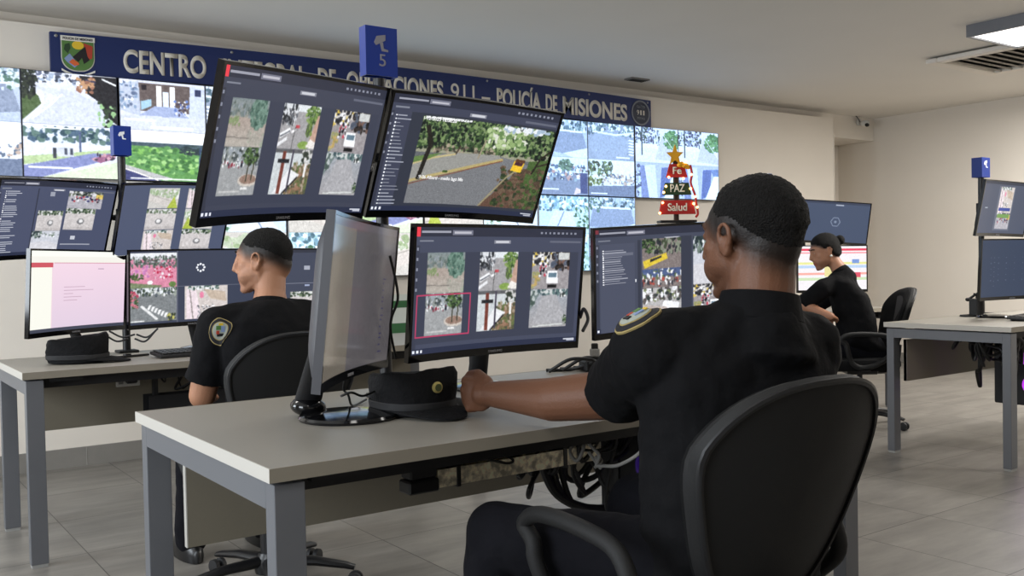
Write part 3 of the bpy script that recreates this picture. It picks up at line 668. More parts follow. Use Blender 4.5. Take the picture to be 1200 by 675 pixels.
RD = desk('desk at the right edge with tangled cables hanging below', 4.93, 7.2, 2.49, 3.22, 3.10, .42, po=.02, pt=.655)

# ================================================================== MONITORS
MW, MH = .61, .36
def curve(x): return -.02*(2*x/MW)**2
def monitor_body(t, yb=.0, frame=glossb, rear=None):
    """curved 27 inch panel: local x right, y backwards, z up, origin at the centre of the glass"""
    n = 20; mb = MB()
    def ring(x, zs, ys): return [V((x, curve(x)+y, z)) for z, y in zip(zs, ys)]
    hz = MH/2
    outer = []
    for i in range(n+1):
        x = (-.5+i/n)*MW
        outer.append(ring(x, (-hz, -hz, hz, hz), (-.004, .015, .015, -.004)))
    # back + top + bottom as an open strip, front rim as bands
    vs = [p for r in outer for p in r]; fs = []
    for i in range(n):
        for j in (0, 1, 2):
            a = i*4+j; fs.append((a, a+1, a+5, a+4))
    fs.append((0, 1, 2, 3)); fs.append(tuple(n*4+k for k in (3, 2, 1, 0)))
    ns = len(fs); o = len(vs); bz, bt = .020, .008
    for i in range(n+1):
        x = (-.5+i/n)*MW; xi = max(min(x, MW/2-.008), -MW/2+.008)
        for z in (-hz, -hz+bz, hz-bt, hz): vs.append(V((x, curve(x)-.004, z)))
    for i in range(n):
        for j in (0, 2):
            a = o+i*4+j; fs.append((a, a+4, a+5, a+1))
    for sgn in (-1, 1):
        q = len(vs)
        xo, xi = sgn*MW/2, sgn*(MW/2-.009)
        vs += [V((xo, curve(xo)-.0041, -hz)), V((xi, curve(xi)-.0041, -hz)), V((xi, curve(xi)-.0041, hz)), V((xo, curve(xo)-.0041, hz))]
        fs.append((q, q+1, q+2, q+3))
    mb.add(vs, fs); mb.mi = [1 if rear and i < ns else 0 for i in range(len(fs))]
    fr = mb.build('bezel', [frame, rear] if rear else frame, t, smooth=True, angle=30)
    # rear housing
    rg = []
    for s, y in ((1.0, .014), (.97, .024), (.8, .040), (.5, .052), (.2, .055)):
        rr = []
        for k in range(40):
            a = 2*PI*k/40; cx = math.copysign(abs(math.cos(a))**.35, math.cos(a)); cz = math.copysign(abs(math.sin(a))**.35, math.sin(a))
            x = cx*s*(MW/2-.003); rr.append(V((x, curve(x)+y, cz*s*(hz-.003))))
        rg.append(rr)
    MB().loft(rg).build('rear_housing', rear or matteb, t, smooth=True)
    text_obj('brand_lettering', 'SAMSUNG', .007, mat('lettering_silver', (150, 150, 155), .5), t, (0, -.0052, -hz+.006), (0, 0, 0), width=.05, bold=.01, ext=.0008)
    return fr
def monitor(label, loc, deg, pic, scr=None, group='computer monitors', stand=None, frame=glossb, rear=None):
    t = bpy.data.objects.new('monitor', None); COL.objects.link(t); tag(t, label, 'monitor', group); t.empty_display_size = .1
    M = Matrix.Rotation(R(deg[0]), 4, 'Z') @ Matrix.Rotation(R(deg[1]), 4, 'X') @ Matrix.Rotation(R(deg[2]), 4, 'Y')
    t.matrix_world = Matrix.Translation(loc) @ M
    monitor_body(t, frame=frame, rear=rear)
    screen_mesh('screen', pic, MW-.018, MH-.028, scr or screenm, t, yfun=lambda x: -.02*(2*x/MW)**2-.0025, loc=(0, 0, .006))
    return t
def m_pt(t, p): return t.matrix_world @ V(p)
def desk_stand(t, base, name_parent, wide=.03, r=.12):
    """round base on the desk and a leaning neck up to the rear of the panel; parts of the monitor"""
    inv = t.matrix_world.inverted()
    top = V((0, .05, -.04)); b = inv @ V(base)
    foot = inv @ (V(base)+V((0, 0, .022)))
    Mr = inv.to_3x3()
    st = MB().lathe([(r*.98, 0), (r, .006), (r*.97, .012), (r*.6, .018), (.03, .02)], b, M=Mr, seg=48).build('stand_base', glossb, t, smooth=True)
    return st, foot, top, inv, Mr
def neck(t, p0, p1, w0, w1, m=matteb, name='stand_neck'):
    inv = t.matrix_world.inverted(); a = inv @ V(p0); b = V(p1)
    pts = [a+(b-a)*k/8 for k in range(9)]
    return MB().tube(pts, [w0+(w1-w0)*k/8 for k in range(9)], 14, flat=.5).build(name, m, t, smooth=True)

BG = (66, 71, 90); BG2 = (78, 83, 102)
def ui(p, bg=BG, red=True, list_=False):
    p.rect(0, 0, 1, .075, (44, 47, 62)); p.rect(0, .075, 1, 1, bg)
    if red: p.rect(.0, .0, .022, .075, (226, 60, 74))
    p.rect(.03, .03, .2, .045, (150, 152, 165)); p.rect(.21, .022, .33, .06, (110, 112, 128)); p.rect(.22, .034, .32, .05, (180, 180, 190))
    for k in range(9): p.rect(.74+k*.026, .03, .752+k*.026, .048, (130, 134, 150))
    p.rect(.8, .1, .99, .12, (96, 100, 116)); p.rect(.02, .1, .1, .115, (120, 124, 138)); p.rect(.46, .1, .56, .13, (130, 132, 145)); p.rect(.47, .106, .55, .124, (196, 198, 206))
    p.rect(0, .14, .022, 1, tuple(v*.82 for v in bg))
    for k in range(5): p.rect(.006, .16+k*.08, .016, .18+k*.08, (130, 134, 150))
    p.rect(0, .955, 1, 1, (40, 46, 68))
    for k in range(3): p.rect(.008+k*.022, .965, .02+k*.022, .99, (220, 224, 235))
    p.rect(.92, .966, .985, .975, (190, 194, 205)); p.rect(.94, .98, .985, .988, (180, 184, 196))
def six(p, top=.2, mid=.525, bot=.86):
    for i, (a, b) in enumerate(((.07, .29), (.38, .61), (.70, .93))):
        p.rect(a-.05, top, b+.05, bot+.06, tuple(v*.86 for v in BG))
        tile(p, (a, top, b, mid-.003), (0, 2, 4)[i]); tile(p, (a, mid, b, bot), (1, 3, 5)[i])
HD = (300, 176)
# --- front work station
p = Pic(*HD); ui(p, BG); six(p)
for q in ((.02, .53, .335, .537), (.02, .86, .335, .867), (.018, .53, .022, .867), (.331, .53, .335, .867)): p.rect(*q, (176, 60, 96))
mF1 = monitor('lower centre front monitor with six camera views, left of the hand holding the desk', (1.508, 2.175, 1.053), (4.9, 6.8, .2), p)
p = Pic(*HD); ui(p, (60, 64, 80)); six(p)
mU1 = monitor('raised left front monitor, tilted down, with six camera views on dark grey', (.918, 2.162, 1.41), (29, 18.7, -3.7), p)
p = Pic(340, 200); ui(p, (62, 66, 84), red=False)
p.rect(.12, .14, 1, .955, (50, 54, 66)); p.dashes(.045, .17, .93, 26, .02, .1, (150, 154, 168), .006, dot=(225, 228, 235))
p.win = (.19, .16, 1, .93)
p.rect(0, 0, 1, 1, (96, 100, 104)); p.grad(0, 0, 1, .4, (120, 140, 100), (150, 150, 130))
G = [(34, 48, 36), (54, 76, 48), (84, 108, 66), (118, 140, 92), (24, 32, 28)]
p.blobs(-.02, -.02, 1.02, .36, G, 1100, .018, .028); p.blobs(.5, .04, .8, .28, [(140, 166, 110), (170, 190, 140), (100, 130, 80), (210, 214, 200)], 90, .025); p.blobs(.6, 0, .95, .06, [(225, 230, 235), (160, 180, 200)], 20, .03)
p.blobs(.1, .3, .6, .4, [(120, 110, 96), (160, 150, 130), (60, 60, 50)], 40, .02)
p.poly([(0, .5), (.25, .4), (.6, .37), (.72, .4), (1, .5), (1, 1), (0, 1)], (116, 118, 122)); p.poly([(0, .48), (.3, .385), (.62, .37), (.66, .42), (.3, .6), (0, .75)], (146, 146, 142))
p.line([(0, .74), (.3, .6), (.66, .415)], .02, (176, 160, 110)); p.line([(0, .775), (.3, .63), (.66, .43)], .006, (120, 70, 50)); p.line([(0, .54), (.14, .46), (.3, .4)], .012, (190, 176, 130)); p.poly([(0, .46), (.2, .4), (.12, .47), (0, .53)], (96, 124, 70)); p.ell(.25, .61, .02, .015, (60, 84, 40))
p.poly([(.98, .45), (1, .5), (1, 1), (.56, 1), (.82, .5)], (96, 72, 60)); p.poly([(.86, .4), (1, .36), (1, 1), (.9, 1), (.86, .7)], (72, 96, 52)); p.blobs(.66, .5, 1, 1, [(80, 66, 54), (60, 74, 44), (104, 86, 70), (44, 56, 38)], 120, .025); p.line([(.56, 1), (.72, .62), (.8, .5)], .012, (150, 140, 110))
p.poly([(.75, .41), (.83, .42), (.815, .55), (.735, .53)], (232, 190, 50)); p.poly([(.76, .42), (.82, .43), (.812, .47), (.752, .46)], (70, 40, 50)); p.poly([(.76, .385), (.83, .39), (.83, .43), (.755, .42)], (90, 60, 40))
p.line([(.06, .72), (.1, .3), (.05, .1)], .03, (36, 34, 30)); p.line([(.47, .43), (.5, .2)], .012, (150, 140, 120)); p.line([(.9, .55), (.94, .35), (1, .25)], .014, (40, 36, 30)); p.line([(.93, .45), (1, .4)], .012, (50, 44, 36)); p.line([(.3, .4), (.32, .3)], .01, (60, 50, 40))
p.win = (0.19, 0.16, 1, .93); mm = p.clip(); aa = p.a; qq = (np.roll(aa, 1, 0)+np.roll(aa, -1, 0)+np.roll(aa, 1, 1)+np.roll(aa, -1, 1)+aa*2)/6; p.a[mm] = qq[mm]
p.noise(8); p.rect(.02, 0, .36, .028, (226, 228, 230)); p.blobs(.02, 0, .36, .03, [(70, 80, 70)], 26, .006)
p.win = (0, 0, 1, 1)
mU2 = monitor('raised right front monitor, tilted down, showing a tree lined road and yellow bus', (1.514, 2.336, 1.428), (3.7, 24.7, 1.0), p)
text_obj('caption_lettering', '20-029-06 Alberti - medio lago Mis', .0105, mat('caption_white', (235, 236, 238), .5, emit=.8), mU2, (-.088, -.0075, -.062), (0, 0, 0), width=.185, bold=.012, ext=.0006)
text_obj('caption_lettering', '13-12-2023 16:08:28', .0095, mat('caption_white'), mU2, (-.13, -.0095, .108), (0, 0, 0), width=.12, bold=.012, ext=.0006)
p = Pic(*HD); ui(p, (66, 71, 88), red=False); p.rect(0, 0, .022, .04, (120, 50, 60)); p.rect(.03, .14, .26, 1, (72, 77, 95)); p.dashes(.06, .2, .52, 16, .1, .16, (150, 153, 166), .006, dot=(230, 232, 238)); p.rect(.055, .235, .25, .262, (100, 104, 120)); p.rect(.262, .5, .27, .53, (225, 228, 235))
p.rect(.28, .12, .3, .955, (52, 56, 70)); p.rect(.57, .1, .64, .955, (52, 56, 70))
tile(p, (.31, .115, .57, .6), 6); tile(p, (.31, .605, .57, .93), 7); tile(p, (.65, .115, .92, .6), 8); tile(p, (.65, .605, .92, .93), 4)
mF2 = monitor('lower right front monitor with a list and street views, partly behind the man', (2.274, 2.272, 1.068), (-10.9, 4.7, -2.5), p)
p = Pic(160, 96, (150, 142, 132)); p.rect(0, 0, 1, .05, (120, 116, 124)); p.rect(.0, .05, .42, 1, (140, 132, 120)); p.rect(.42, .05, 1, 1, (112, 108, 112)); p.dashes(.86, .35, .92, 22, .02, .05, (70, 66, 110), .005); p.rect(0, .05, .01, 1, (190, 190, 186)); p.noise(3)  # faint page, with the beige reflection on the glass painted into its colours
mS = monitor('front monitor turned side on, standing alone on a glossy round base', (.965, 1.956, 1.052), (49.4, 6.1, 1.1), p, scr=dimscreenm, rear=mat('rear_grey_plastic', (58, 58, 63), .5))
st, foot, top, inv, Mr = desk_stand(mS, (1.04, 2.155, .7505), mS, r=.125)
neck(mS, (.975, 2.255, .79), (.0, .052, -.02), .034, .02)
MB().ell(mS.matrix_world.inverted() @ V((.975, 2.255, .775)), (.045, .045, .025)).build('stand_joint', glossb, mS, smooth=True)
for m_, b_ in ((mF1, (1.60, 2.40, .7505)), (mF2, (2.30, 2.43, .7505))):
    desk_stand(m_, b_, m_, r=.1); neck(m_, V(b_)+V((0, .03, .015)), (.0, .052, -.06), .03, .024)

def pole(label, x, y, z0, z1, arms, group='monitor poles', clamp=False, back=.13):
    t = thing('monitor_pole', label, 'monitor pole', (x, y, z0), 0, group)
    if clamp: MB().box((0, -.035, .055), (.06, .07, .11), bev=.004).build('clamp', matteb, t)
    else: MB().box((0, 0, .006), (.09, .09, .012), bev=.003).build('base_plate', matteb, t)
    MB().lathe([(.018, .012), (.018, z1-z0)], seg=20).build('pole', blackp, t, smooth=True)
    for tm in arms:
        e = m_pt(tm, (0, .062, 0))-V((x, y, z0)); n_ = (tm.matrix_world.to_3x3() @ V((0, 1, 0)))
        s = V((0, 0, e.z)); mid = (s+e)/2+V((0, .0, .0))
        bk = V((0, back, 0)); a = MB().tube([s, s+bk, e+n_*.07, e] if back else [s, s+(e-s)*.35, s+(e-s)*.7, e], [.014, .014, .014, .014], 10).build('arm', matteb, t, smooth=True)
        MB().lathe([(.03, -.03), (.03, .03)], s, seg=18).build('collar', matteb, t, smooth=True)
        mt = tm.matrix_world.to_3x3()
        MB().box(e-n_*.002, (.09, .008, .09), rot=mt).build('mount_plate', matteb, a)
    return t
def sign(label, x, y, z0, w, h, d, num, group='blue station signs', rz=0, txt=letterm):
    t = thing('station_sign', label, 'sign', (x, y, z0), R(rz), group)
    # folded acrylic box, open below and above
    b = MB()
    b.box((0, -d/2, h/2), (w, .004, h)); b.box((0, d/2, h/2), (w, .004, h)); b.box((-w/2+.002, 0, h/2), (.004, d-.004, h)); b.box((w/2-.002, 0, h/2), (.004, d-.004, h))
    b.build('sleeve', bluesign, t)
    MB().box((0, 0, .01), (w-.01, d-.006, .006)).build('floor_plate', bluesign, t)
    k = w/.1; ic = MB(); y_ = -d/2-.0035
    def P(pts): return [(a*k, h*.70+b*k) for a, b in pts]
    ic.prism(P([(-.024, -.004), (-.016, .014), (.012, .02), (.012, .004), (-.018, -.012)]), .0015, loc=(0, y_, 0))
    ic.prism(P([(-.006, -.004), (.004, -.002), (.006, -.02), (.02, -.022), (.02, -.028), (-.0, -.027)]), .0015, loc=(0, y_, 0))
    ic.build('camera_icon', txt, t)
    if num: text_obj('number', num, h*.26, txt, t, (.002, y_, h*.2), (0, 0, 0), width=w*.2, bold=0, ext=.0015)
    return t
pole('black monitor pole carrying the two raised front monitors', 1.29, 2.43, .75, 1.657, (mU1, mU2))
sign('large blue acrylic sign with a camera icon and number 5, on the front pole', 1.29, 2.43, 1.662, .1, .138, .035, '5', txt=mat('sign_grey_print', (130, 128, 135), .6))
# --- left work station
p = Pic(200, 118, (70, 76, 98)); ui(p, (72, 78, 102), red=False); p.dashes(.07, .14, .95, 30, .08, .14, (190, 194, 206), .006, dot=(230, 232, 238), slope=-.02)
p.rect(.33, .1, .34, 1, (50, 54, 70)); p.rect(.44, .14, .48, .2, (150, 154, 168)); tile(p, (.6, .12, .9, .36), 25); tile(p, (.6, .36, .86, .66), 24); tile(p, (.36, .4, .58, .68), 24); tile(p, (.34, .68, .58, .95), 8); p.rect(.68, .75, .72, .8, (190, 194, 205)); p.rect(.6, .86, .86, .87, (150, 154, 168))
mM1 = monitor('raised monitor at the left edge with a long list and small yard views', (.812, 4.60, 1.364), (30, 19, -1.5), p, group='left station monitors')
p = Pic(200, 118, (74, 82, 106)); p.rect(0, 0, 1, 1, (76, 84, 108))
for i in range(2):
    for j in range(3): tile(p, (.24+i*.36, .04+j*.31, .52+i*.36, .34+j*.31), (23, 24, 22, 22, 23, 24)[i*3+j], j)
mM2 = monitor('raised monitor left of the big front one, with six pale road views', (1.331, 4.60, 1.366), (21.5, 20.8, -2.8), p, group='left station monitors')
p = Pic(200, 118, (226, 202, 214)); p.grad(.24, .1, 1, 1, (232, 206, 220), (214, 196, 214)); p.rect(0, 0, 1, .07, (238, 240, 232)); p.rect(0, .07, 1, .14, (232, 230, 222)); p.rect(0, .14, .24, .2, (196, 80, 92)); p.rect(0, .2, .23, .96, (236, 236, 226)); p.rect(.25, .14, 1, .155, (200, 130, 150))
p.dashes(.36, .45, .62, 5, .1, .4, (190, 160, 180), .004); p.dashes(.72, .22, .3, 3, .05, .14, (150, 120, 150), .004); p.rect(0, .96, 1, 1, (60, 64, 80))
mM3 = monitor('lower left monitor with a pale pink page and red menu bar', (.861, 4.399, 1.045), (40.8, 3.6, .3), p, group='left station monitors')
p = Pic(220, 130, (58, 64, 82)); tile(p, (0, .02, .37, .5), 20); tile(p, (0, .5, .37, .97), 21); tile(p, (.43, .5, .78, .97), 22); p.rect(.37, 0, .375, 1, (90, 94, 110)); p.rect(.37, .495, 1, .5, (100, 104, 120))
for k in range(8): p.ell(.56+.03*math.cos(k*PI/4), .24+.05*math.sin(k*PI/4), .009, .015, (225, 228, 235))
mM4 = monitor('lower monitor in front of the seated man at left, pink garden and zebra crossing', (1.387, 4.501, 1.048), (5.3, 5.9, -.5), p, group='left station monitors')
p = Pic(200, 118, (60, 66, 84)); p.rect(0, .495, 1, .5, (120, 124, 140)); p.rect(.44, .24, .5, .3, (160, 164, 178)); p.rect(.45, .52, .5, .54, (150, 160, 190)); p.rect(0, 0, 1, .04, (44, 48, 62)); tile(p, (.3, .62, .72, .96), 24); tile(p, (.84, .1, 1, .5), 8); tile(p, (.8, .5, 1, .96), 8)
mM5 = monitor('monitor just right of the head of the man at left, dark with small tiles', (1.95, 4.46, 1.046), (14, 4, .2), p, group='left station monitors')
for m_, b_ in ((mM3, (.92, 4.56, .7505)), (mM4, (1.43, 4.58, .7505)), (mM5, (1.98, 4.58, .7505))):
    desk_stand(m_, b_, m_, r=.085); neck(m_, V(b_)+V((0, .0, .015)), (.0, .052, -.1), .028, .024)
pole('slim black pole behind the left station monitors', 1.125, 4.67, .75, 1.66, (mM1, mM2))
sign('small blue sign with white camera icon on the pole at the left station', 1.125, 4.67, 1.665, .078, .135, .06, None, rz=0, txt=mat('sign_white_print', (225, 228, 235), .6))
# --- far station of the woman
p = Pic(160, 96, (64, 76, 100)); p.rect(0, 0, 1, .05, (50, 58, 78)); p.dashes(.05, .2, .8, 9, .01, .03, (160, 170, 190), .01)
for k in range(6):
    a0, a1 = k*PI/3, (k+1)*PI/3
    p.line([(.52+.07*math.cos(a0), .5+.12*math.sin(a0)), (.52+.07*math.cos(a1), .5+.12*math.sin(a1))], .012, (120, 132, 156))
p.ell(.52, .5, .02, .035, (120, 132, 156)); p.rect(.5, .06, .62, .09, (160, 168, 186))
mR1 = monitor('raised far monitor above the woman, dark blue with a small hexagon', (6.864, 4.937, 1.425), (-27.8, 8, 4.1), p, group='far station monitors')
p = Pic(160, 96, (236, 232, 236)); p.rect(0, .05, 1, .1, (222, 60, 90)); p.rect(0, .14, 1, .17, (240, 150, 160)); p.rect(0, .36, 1, .42, (226, 226, 150)); p.rect(0, .44, 1, .5, (180, 205, 235)); p.rect(0, .6, 1, .66, (240, 170, 160)); p.rect(0, .72, 1, .78, (200, 220, 180)); p.rect(.8, .3, .9, .4, (120, 150, 210)); p.rect(.78, .6, .92, .72, (214, 80, 100)); p.rect(.4, .3, .55, .7, (225, 215, 150)); p.noise(5)
mR2 = monitor('white far monitor with coloured table rows behind the woman', (6.242, 4.519, 1.045), (-20.6, -.3, .5), p, group='far station monitors')
p = Pic(160, 96, (70, 78, 100)); p.rect(0, 0, 1, .05, (50, 58, 78)); tile(p, (.3, .2, .6, .8), 8); p.rect(.75, .7, .8, .74, (230, 232, 240)); p.dashes(.06, .2, .8, 12, .05, .12, (150, 160, 180), .008)
mR0 = monitor('far dark monitor seen past the neck of the man on the right', (5.452, 4.55, 1.068), (-10.3, .9, .2), p, group='far station monitors')
for m_, b_ in ((mR2, (6.27, 4.66, .7505)), (mR0, (5.47, 4.66, .7505))):
    desk_stand(m_, b_, m_, r=.085); neck(m_, V(b_)+V((0, .0, .015)), (.0, .052, -.1), .028, .024)
pole('black pole standing behind the far raised monitor', 6.80, 5.20, 0, 1.5, (mR1,))
pole('black pole hidden behind the head of the man on the right', 5.60, 4.62, .75, 1.69, ())
sign('tiny blue sign just above the head of the man on the right', 5.60, 4.62, 1.695, .11, .06, .05, None, txt=mat('sign_white_print'))
# --- right station
p = Pic(160, 96, (70, 78, 98)); p.rect(0, 0, 1, .05, (44, 50, 66)); p.rect(.36, .08, .7, .95, (92, 100, 118)); tile(p, (.4, .09, .68, .6), 22); tile(p, (.4, .6, .68, .92), 25); p.rect(.42, .5, .66, .56, (50, 70, 150)); p.rect(.42, .62, .66, .7, (110, 150, 80)); p.rect(.1, .5, .16, .52, (160, 170, 180))
mR3 = monitor('raised monitor at the right edge with one tall bright street view', (6.195, 3.184, 1.424), (.2, 11.2, .6), p, group='right station monitors')
p = Pic(160, 96, (50, 62, 84)); p.dashes(.2, .3, .8, 7, .01, .02, (90, 100, 120), .01)
for j in range(5):
    for i in range(6): p.rect(.15+i*.12, .3+j*.1, .16+i*.12, .315+j*.1, (84, 96, 120))
mR4 = monitor('lower monitor at the right edge with an almost blank dark blue screen', (5.713, 2.875, 1.039), (-10, 3.2, 0), p, group='right station monitors')
desk_stand(mR4, (5.68, 2.97, .7505), mR4, r=.1)
neck(mR4, (5.60, 3.01, .775), (-.2, .06, -.02), .03, .02)
sign('blue box sign on the pole above the monitors at the right edge', 6.155, 3.30, 1.633, .10, .128, .066, None, txt=mat('sign_white_print'))
pole('black pole behind the monitors at the right edge', 6.155, 3.30, .64, 1.63, (mR3,), clamp=True, back=0)

# ================================================================== OFFICE CHAIRS
def chair(label, loc, rz, back_rz=None, spin=0, seat_z=.47, arms=True):
    """office chair, local +y is where the sitter looks"""
    t = thing('office_chair', label, 'chair', (loc[0], loc[1], 0), R(rz), 'black office chairs')
    # seat cushion
    def se(n, ax, ay, cx=0, cy=0, e=.55, N=40):
        return [(cx+ax*math.copysign(abs(math.cos(2*PI*k/N))**e, math.cos(2*PI*k/N)), cy+ay*math.copysign(abs(math.sin(2*PI*k/N))**e, math.sin(2*PI*k/N))) for k in range(N)]
    mb = MB(); rg = []
    for s, z in ((.55, -.05), (.93, -.045), (1, -.02), (1, .005), (.96, .025), (.8, .036), (.4, .034)):
        rg.append([V((x, y, seat_z-.035+z-.05*max(0, (y-.12))*2)) for x, y in se(0, .245*s, .235*s)])
    mb.loft(rg).build('seat', fabric, t, smooth=True)
    # backrest: outline wide at the shoulders, narrower below
    H0, H1 = seat_z+.0, seat_z+.455
    def outline(N=56):
        pts = []
        for k in range(N):
            a = 2*PI*k/N; c, s_ = math.cos(a), math.sin(a)
            e_ = .80 if s_ > 0 else .62; z = math.copysign(abs(s_)**e_, s_); x = math.copysign(abs(c)**e_, c)
            tt = (z+1)/2; hw = .140+.106*min(1, tt*1.35)
            pts.append((x*hw, (H0+H1)/2+z*(H1-H0)/2))
        return pts
    ol = outline(); zc = (H0+H1)/2
    def layer(s, y, dz=0):
        r_ = []
        for x, z in ol:
            xx, zz = x*s, zc+(z-zc)*s+dz
            r_.append(V((xx, y+1.1*xx*xx-.36*(zz-zc)+.25*(zz-zc)**2-.0, zz)))
        return r_
    yb = -.25
    MB().loft([layer(.05, yb+.028), layer(.5, yb+.03), layer(.85, yb+.026), layer(.955, yb+.008), layer(.965, yb-.014), layer(.93, yb-.02)], cap=True).build('backrest', fabric, t, smooth=True)
    bs = MB().loft([layer(.97, yb-.004), layer(.99, yb-.02), layer(.955, yb-.036), layer(.93, yb-.034), layer(.90, yb-.034), layer(.5, yb-.036), layer(.05, yb-.036)], cap=True).build('back_shell', shellm, t, smooth=True)
    rg = [layer(.955, yb-.032), layer(.975, yb-.036), layer(.972, yb-.041), layer(.95, yb-.043), layer(.925, yb-.040), layer(.925, yb-.032)]
    vs = MB(); n = len(ol)
    vs.loft(rg, cap=False).build('rim', ridge, bs, smooth=True)
    # spine under the seat
    MB().tube(bez([(0, .02, seat_z-.1), (0, -.16, seat_z-.11), (0, -.235, seat_z-.07), (0, -.255, seat_z+.0), (0, -.262, seat_z+.07)], 5), .026, 10, flat=.5).build('back_bracket', blackp, t, smooth=True)
    MB().box((0, 0, seat_z-.1), (.16, .2, .04), bev=.008).build('mechanism', blackp, t)
    MB().tube([(.06, .03, seat_z-.1), (.2, .03, seat_z-.11)], .007, 8).build('lever', blackp, t, smooth=True)
    MB().lathe([(.03, .1), (.03, .2), (.018, .21), (.018, seat_z-.1)], seg=20).build('gas_column', blackp, t, smooth=True)
    if arms:
        for sx in (-1, 1):
            x = sx*.272
            lp = [(x, .16, seat_z+.10), (x, .19, seat_z+.13), (x, .13, seat_z+.16), (x, -.02, seat_z+.16), (x, -.11, seat_z+.14), (x, -.145, seat_z+.07), (x, -.11, seat_z+.02), (x, -.03, seat_z-.035), (x-sx*.02, .06, seat_z-.055), (x-sx*.02, .12, seat_z-.02), (x, .15, seat_z+.06)]
            P_ = [V(q) for q in lp]; m_ = len(P_); pts = []
            for i in range(m_):
                a, b, c, d = P_[i-1], P_[i], P_[(i+1) % m_], P_[(i+2) % m_]
                for k in range(5):
                    u = k/5; pts.append(.5*((2*b)+(c-a)*u+(2*a-5*b+4*c-d)*u*u+(3*b-a-3*c+d)*u**3))
            ar = MB().tube(pts, .017, 10, cyc=True).build('armrest', shellm, t, smooth=True)
            MB().box((x-sx*.06, .03, seat_z-.075), (.13, .05, .01)).build('arm_bracket', blackp, ar)
    b = MB(); b.lathe([(.05, .06), (.055, .09), (.035, .13)], seg=20)
    b.build('base_hub', blackp, t, smooth=True)
    for k in range(5):
        a = spin+k*2*PI/5; d = V((math.cos(a), math.sin(a), 0))
        leg = MB().tube([d*.03+V((0, 0, .1)), d*.16+V((0, 0, .095)), d*.27+V((0, 0, .078)), d*.30+V((0, 0, .07))], [.028, .024, .018, .014], 10, flat=.7).build('base_leg', blackp, t, smooth=True)
        cs = d*.30; n_ = V((-d.y, d.x, 0)); Mw = Matrix((n_.cross(V((0, 0, 1))), V((0, 0, 1)), n_)).transposed()
        w_ = MB()
        w_.lathe([(.012, -.024), (.026, -.022), (.027, -.008), (.012, -.005), (.012, .005), (.027, .008), (.026, .022), (.012, .024)], cs+V((0, 0, .0275)), M=Mw, seg=20)
        w_.build('caster', matteb, leg, smooth=True)
    return t
CH1 = chair('large black office chair at lower right, seen from behind, holding the man in front', (1.39, 1.345), -3, spin=.3)
CH2 = chair('black office chair behind the left desk, its curved back rising above the front desk', (1.235, 3.225), 0, spin=.62)
CH3 = chair('black office chair of the woman, seen from the side with its back tilted', (5.60, 3.84), 50, spin=.2)

# ================================================================== PEOPLE
def rz_m(deg): return Matrix.Rotation(R(deg), 3, 'Z')
def frames(c, deg, pitch=0, roll=0): return rz_m(deg-90) @ Matrix.Rotation(R(pitch), 3, 'X') @ Matrix.Rotation(R(roll), 3, 'Y')
def cone(mb, a, b, ra, rb, seg=20):
    a, b = V(a), V(b); mb.tube([a, b], [ra, rb], seg); mb.ell(a, ra*.998, seg=seg, rings=12); mb.ell(b, rb*.998, seg=seg, rings=12)
def chain(mb, pts, rad, seg=18):
    for (a, b, ra, rb) in zip(pts, pts[1:], rad, rad[1:]): cone(mb, a, b, ra, rb, seg)
def head_parts(mb, C, M, s=1.0):
    def E(c, r, rot=None): mb.ell(C+M @ (V(c)*s), tuple(q*s for q in r), M=M if rot is None else M @ rot, seg=28, rings=18)
    def K(a, b, ra, rb): cone(mb, C+M @ (V(a)*s), C+M @ (V(b)*s), ra*s, rb*s, 16)
    E((0, -.014, .030), (.075, .095, .089)); E((0, -.03, -.005), (.066, .078, .08))
    E((0, .030, .02), (.066, .058, .078)); E((0, .03, -.045), (.058, .058, .060)); E((0, .045, -.03), (.050, .044, .058)); E((0, .05, .01), (.056, .04, .05))
    for sx in (-1, 1):
        K((sx*.056, -.006, -.03), (sx*.052, .002, -.066), .018, .016); K((sx*.052, .002, -.066), (sx*.018, .066, -.1), .016, .015)
        E((sx*.040, .052, -.014), (.026, .026, .026)); E((sx*.034, .054, -.05), (.028, .03, .036)); E((sx*.050, .02, -.035), (.022, .042, .040)); E((sx*.044, .04, -.04), (.024, .034, .036))
        K((sx*.012, .086, .036), (sx*.042, .072, .034), .010, .009)
        E((sx*.031, .074, .014), (.015, .014, .010))
        K((sx*.004, .094, -.034), (sx*.012, .092, -.036), .009, .008)
        # ear: rim, lobe and hollow
        ex_ = sx*.077; ez_ = -.014
        rim = [(ex_, .010, -.020), (ex_+sx*.006, .012, .008), (ex_+sx*.010, .004, .026), (ex_+sx*.014, -.010, .030), (ex_+sx*.016, -.020, .020), (ex_+sx*.013, -.020, .0), (ex_+sx*.008, -.012, -.016), (ex_+sx*.004, -.002, -.028)]
        rr = [.006, .005, .0045, .0045, .005, .005, .005, .007]
        for a, b, ra, rb in zip(rim, rim[1:], rr, rr[1:]): K(a, b, ra, rb)
        rim = [(a_, b_, c_+ez_) for a_, b_, c_ in rim]
        E((ex_+sx*.002, -.004, .002+ez_), (.006, .014, .022)); K((ex_+sx*.004, .008, -.004+ez_), (ex_+sx*.006, .0, .010+ez_), .004, .004)
    K((0, .088, .03), (0, .108, -.022), .008, .0105); E((0, .108, -.026), (.011, .011, .009))
    E((0, .084, -.060), (.026, .012, .008)); E((0, .082, -.070), (.022, .012, .008)); E((0, .074, -.1), (.022, .017, .016)); E((0, .06, -.08), (.03, .03, .026))
def neck_parts(mb, C, M, base, s=1.0, r=.056):
    a = C+M @ (V((0, -.028, -.03))*s); b = V(base)
    cone(mb, a, a.lerp(b, .6), r*s, r*1.02*s); cone(mb, a.lerp(b, .6), b, r*1.02*s, r*1.25*s)
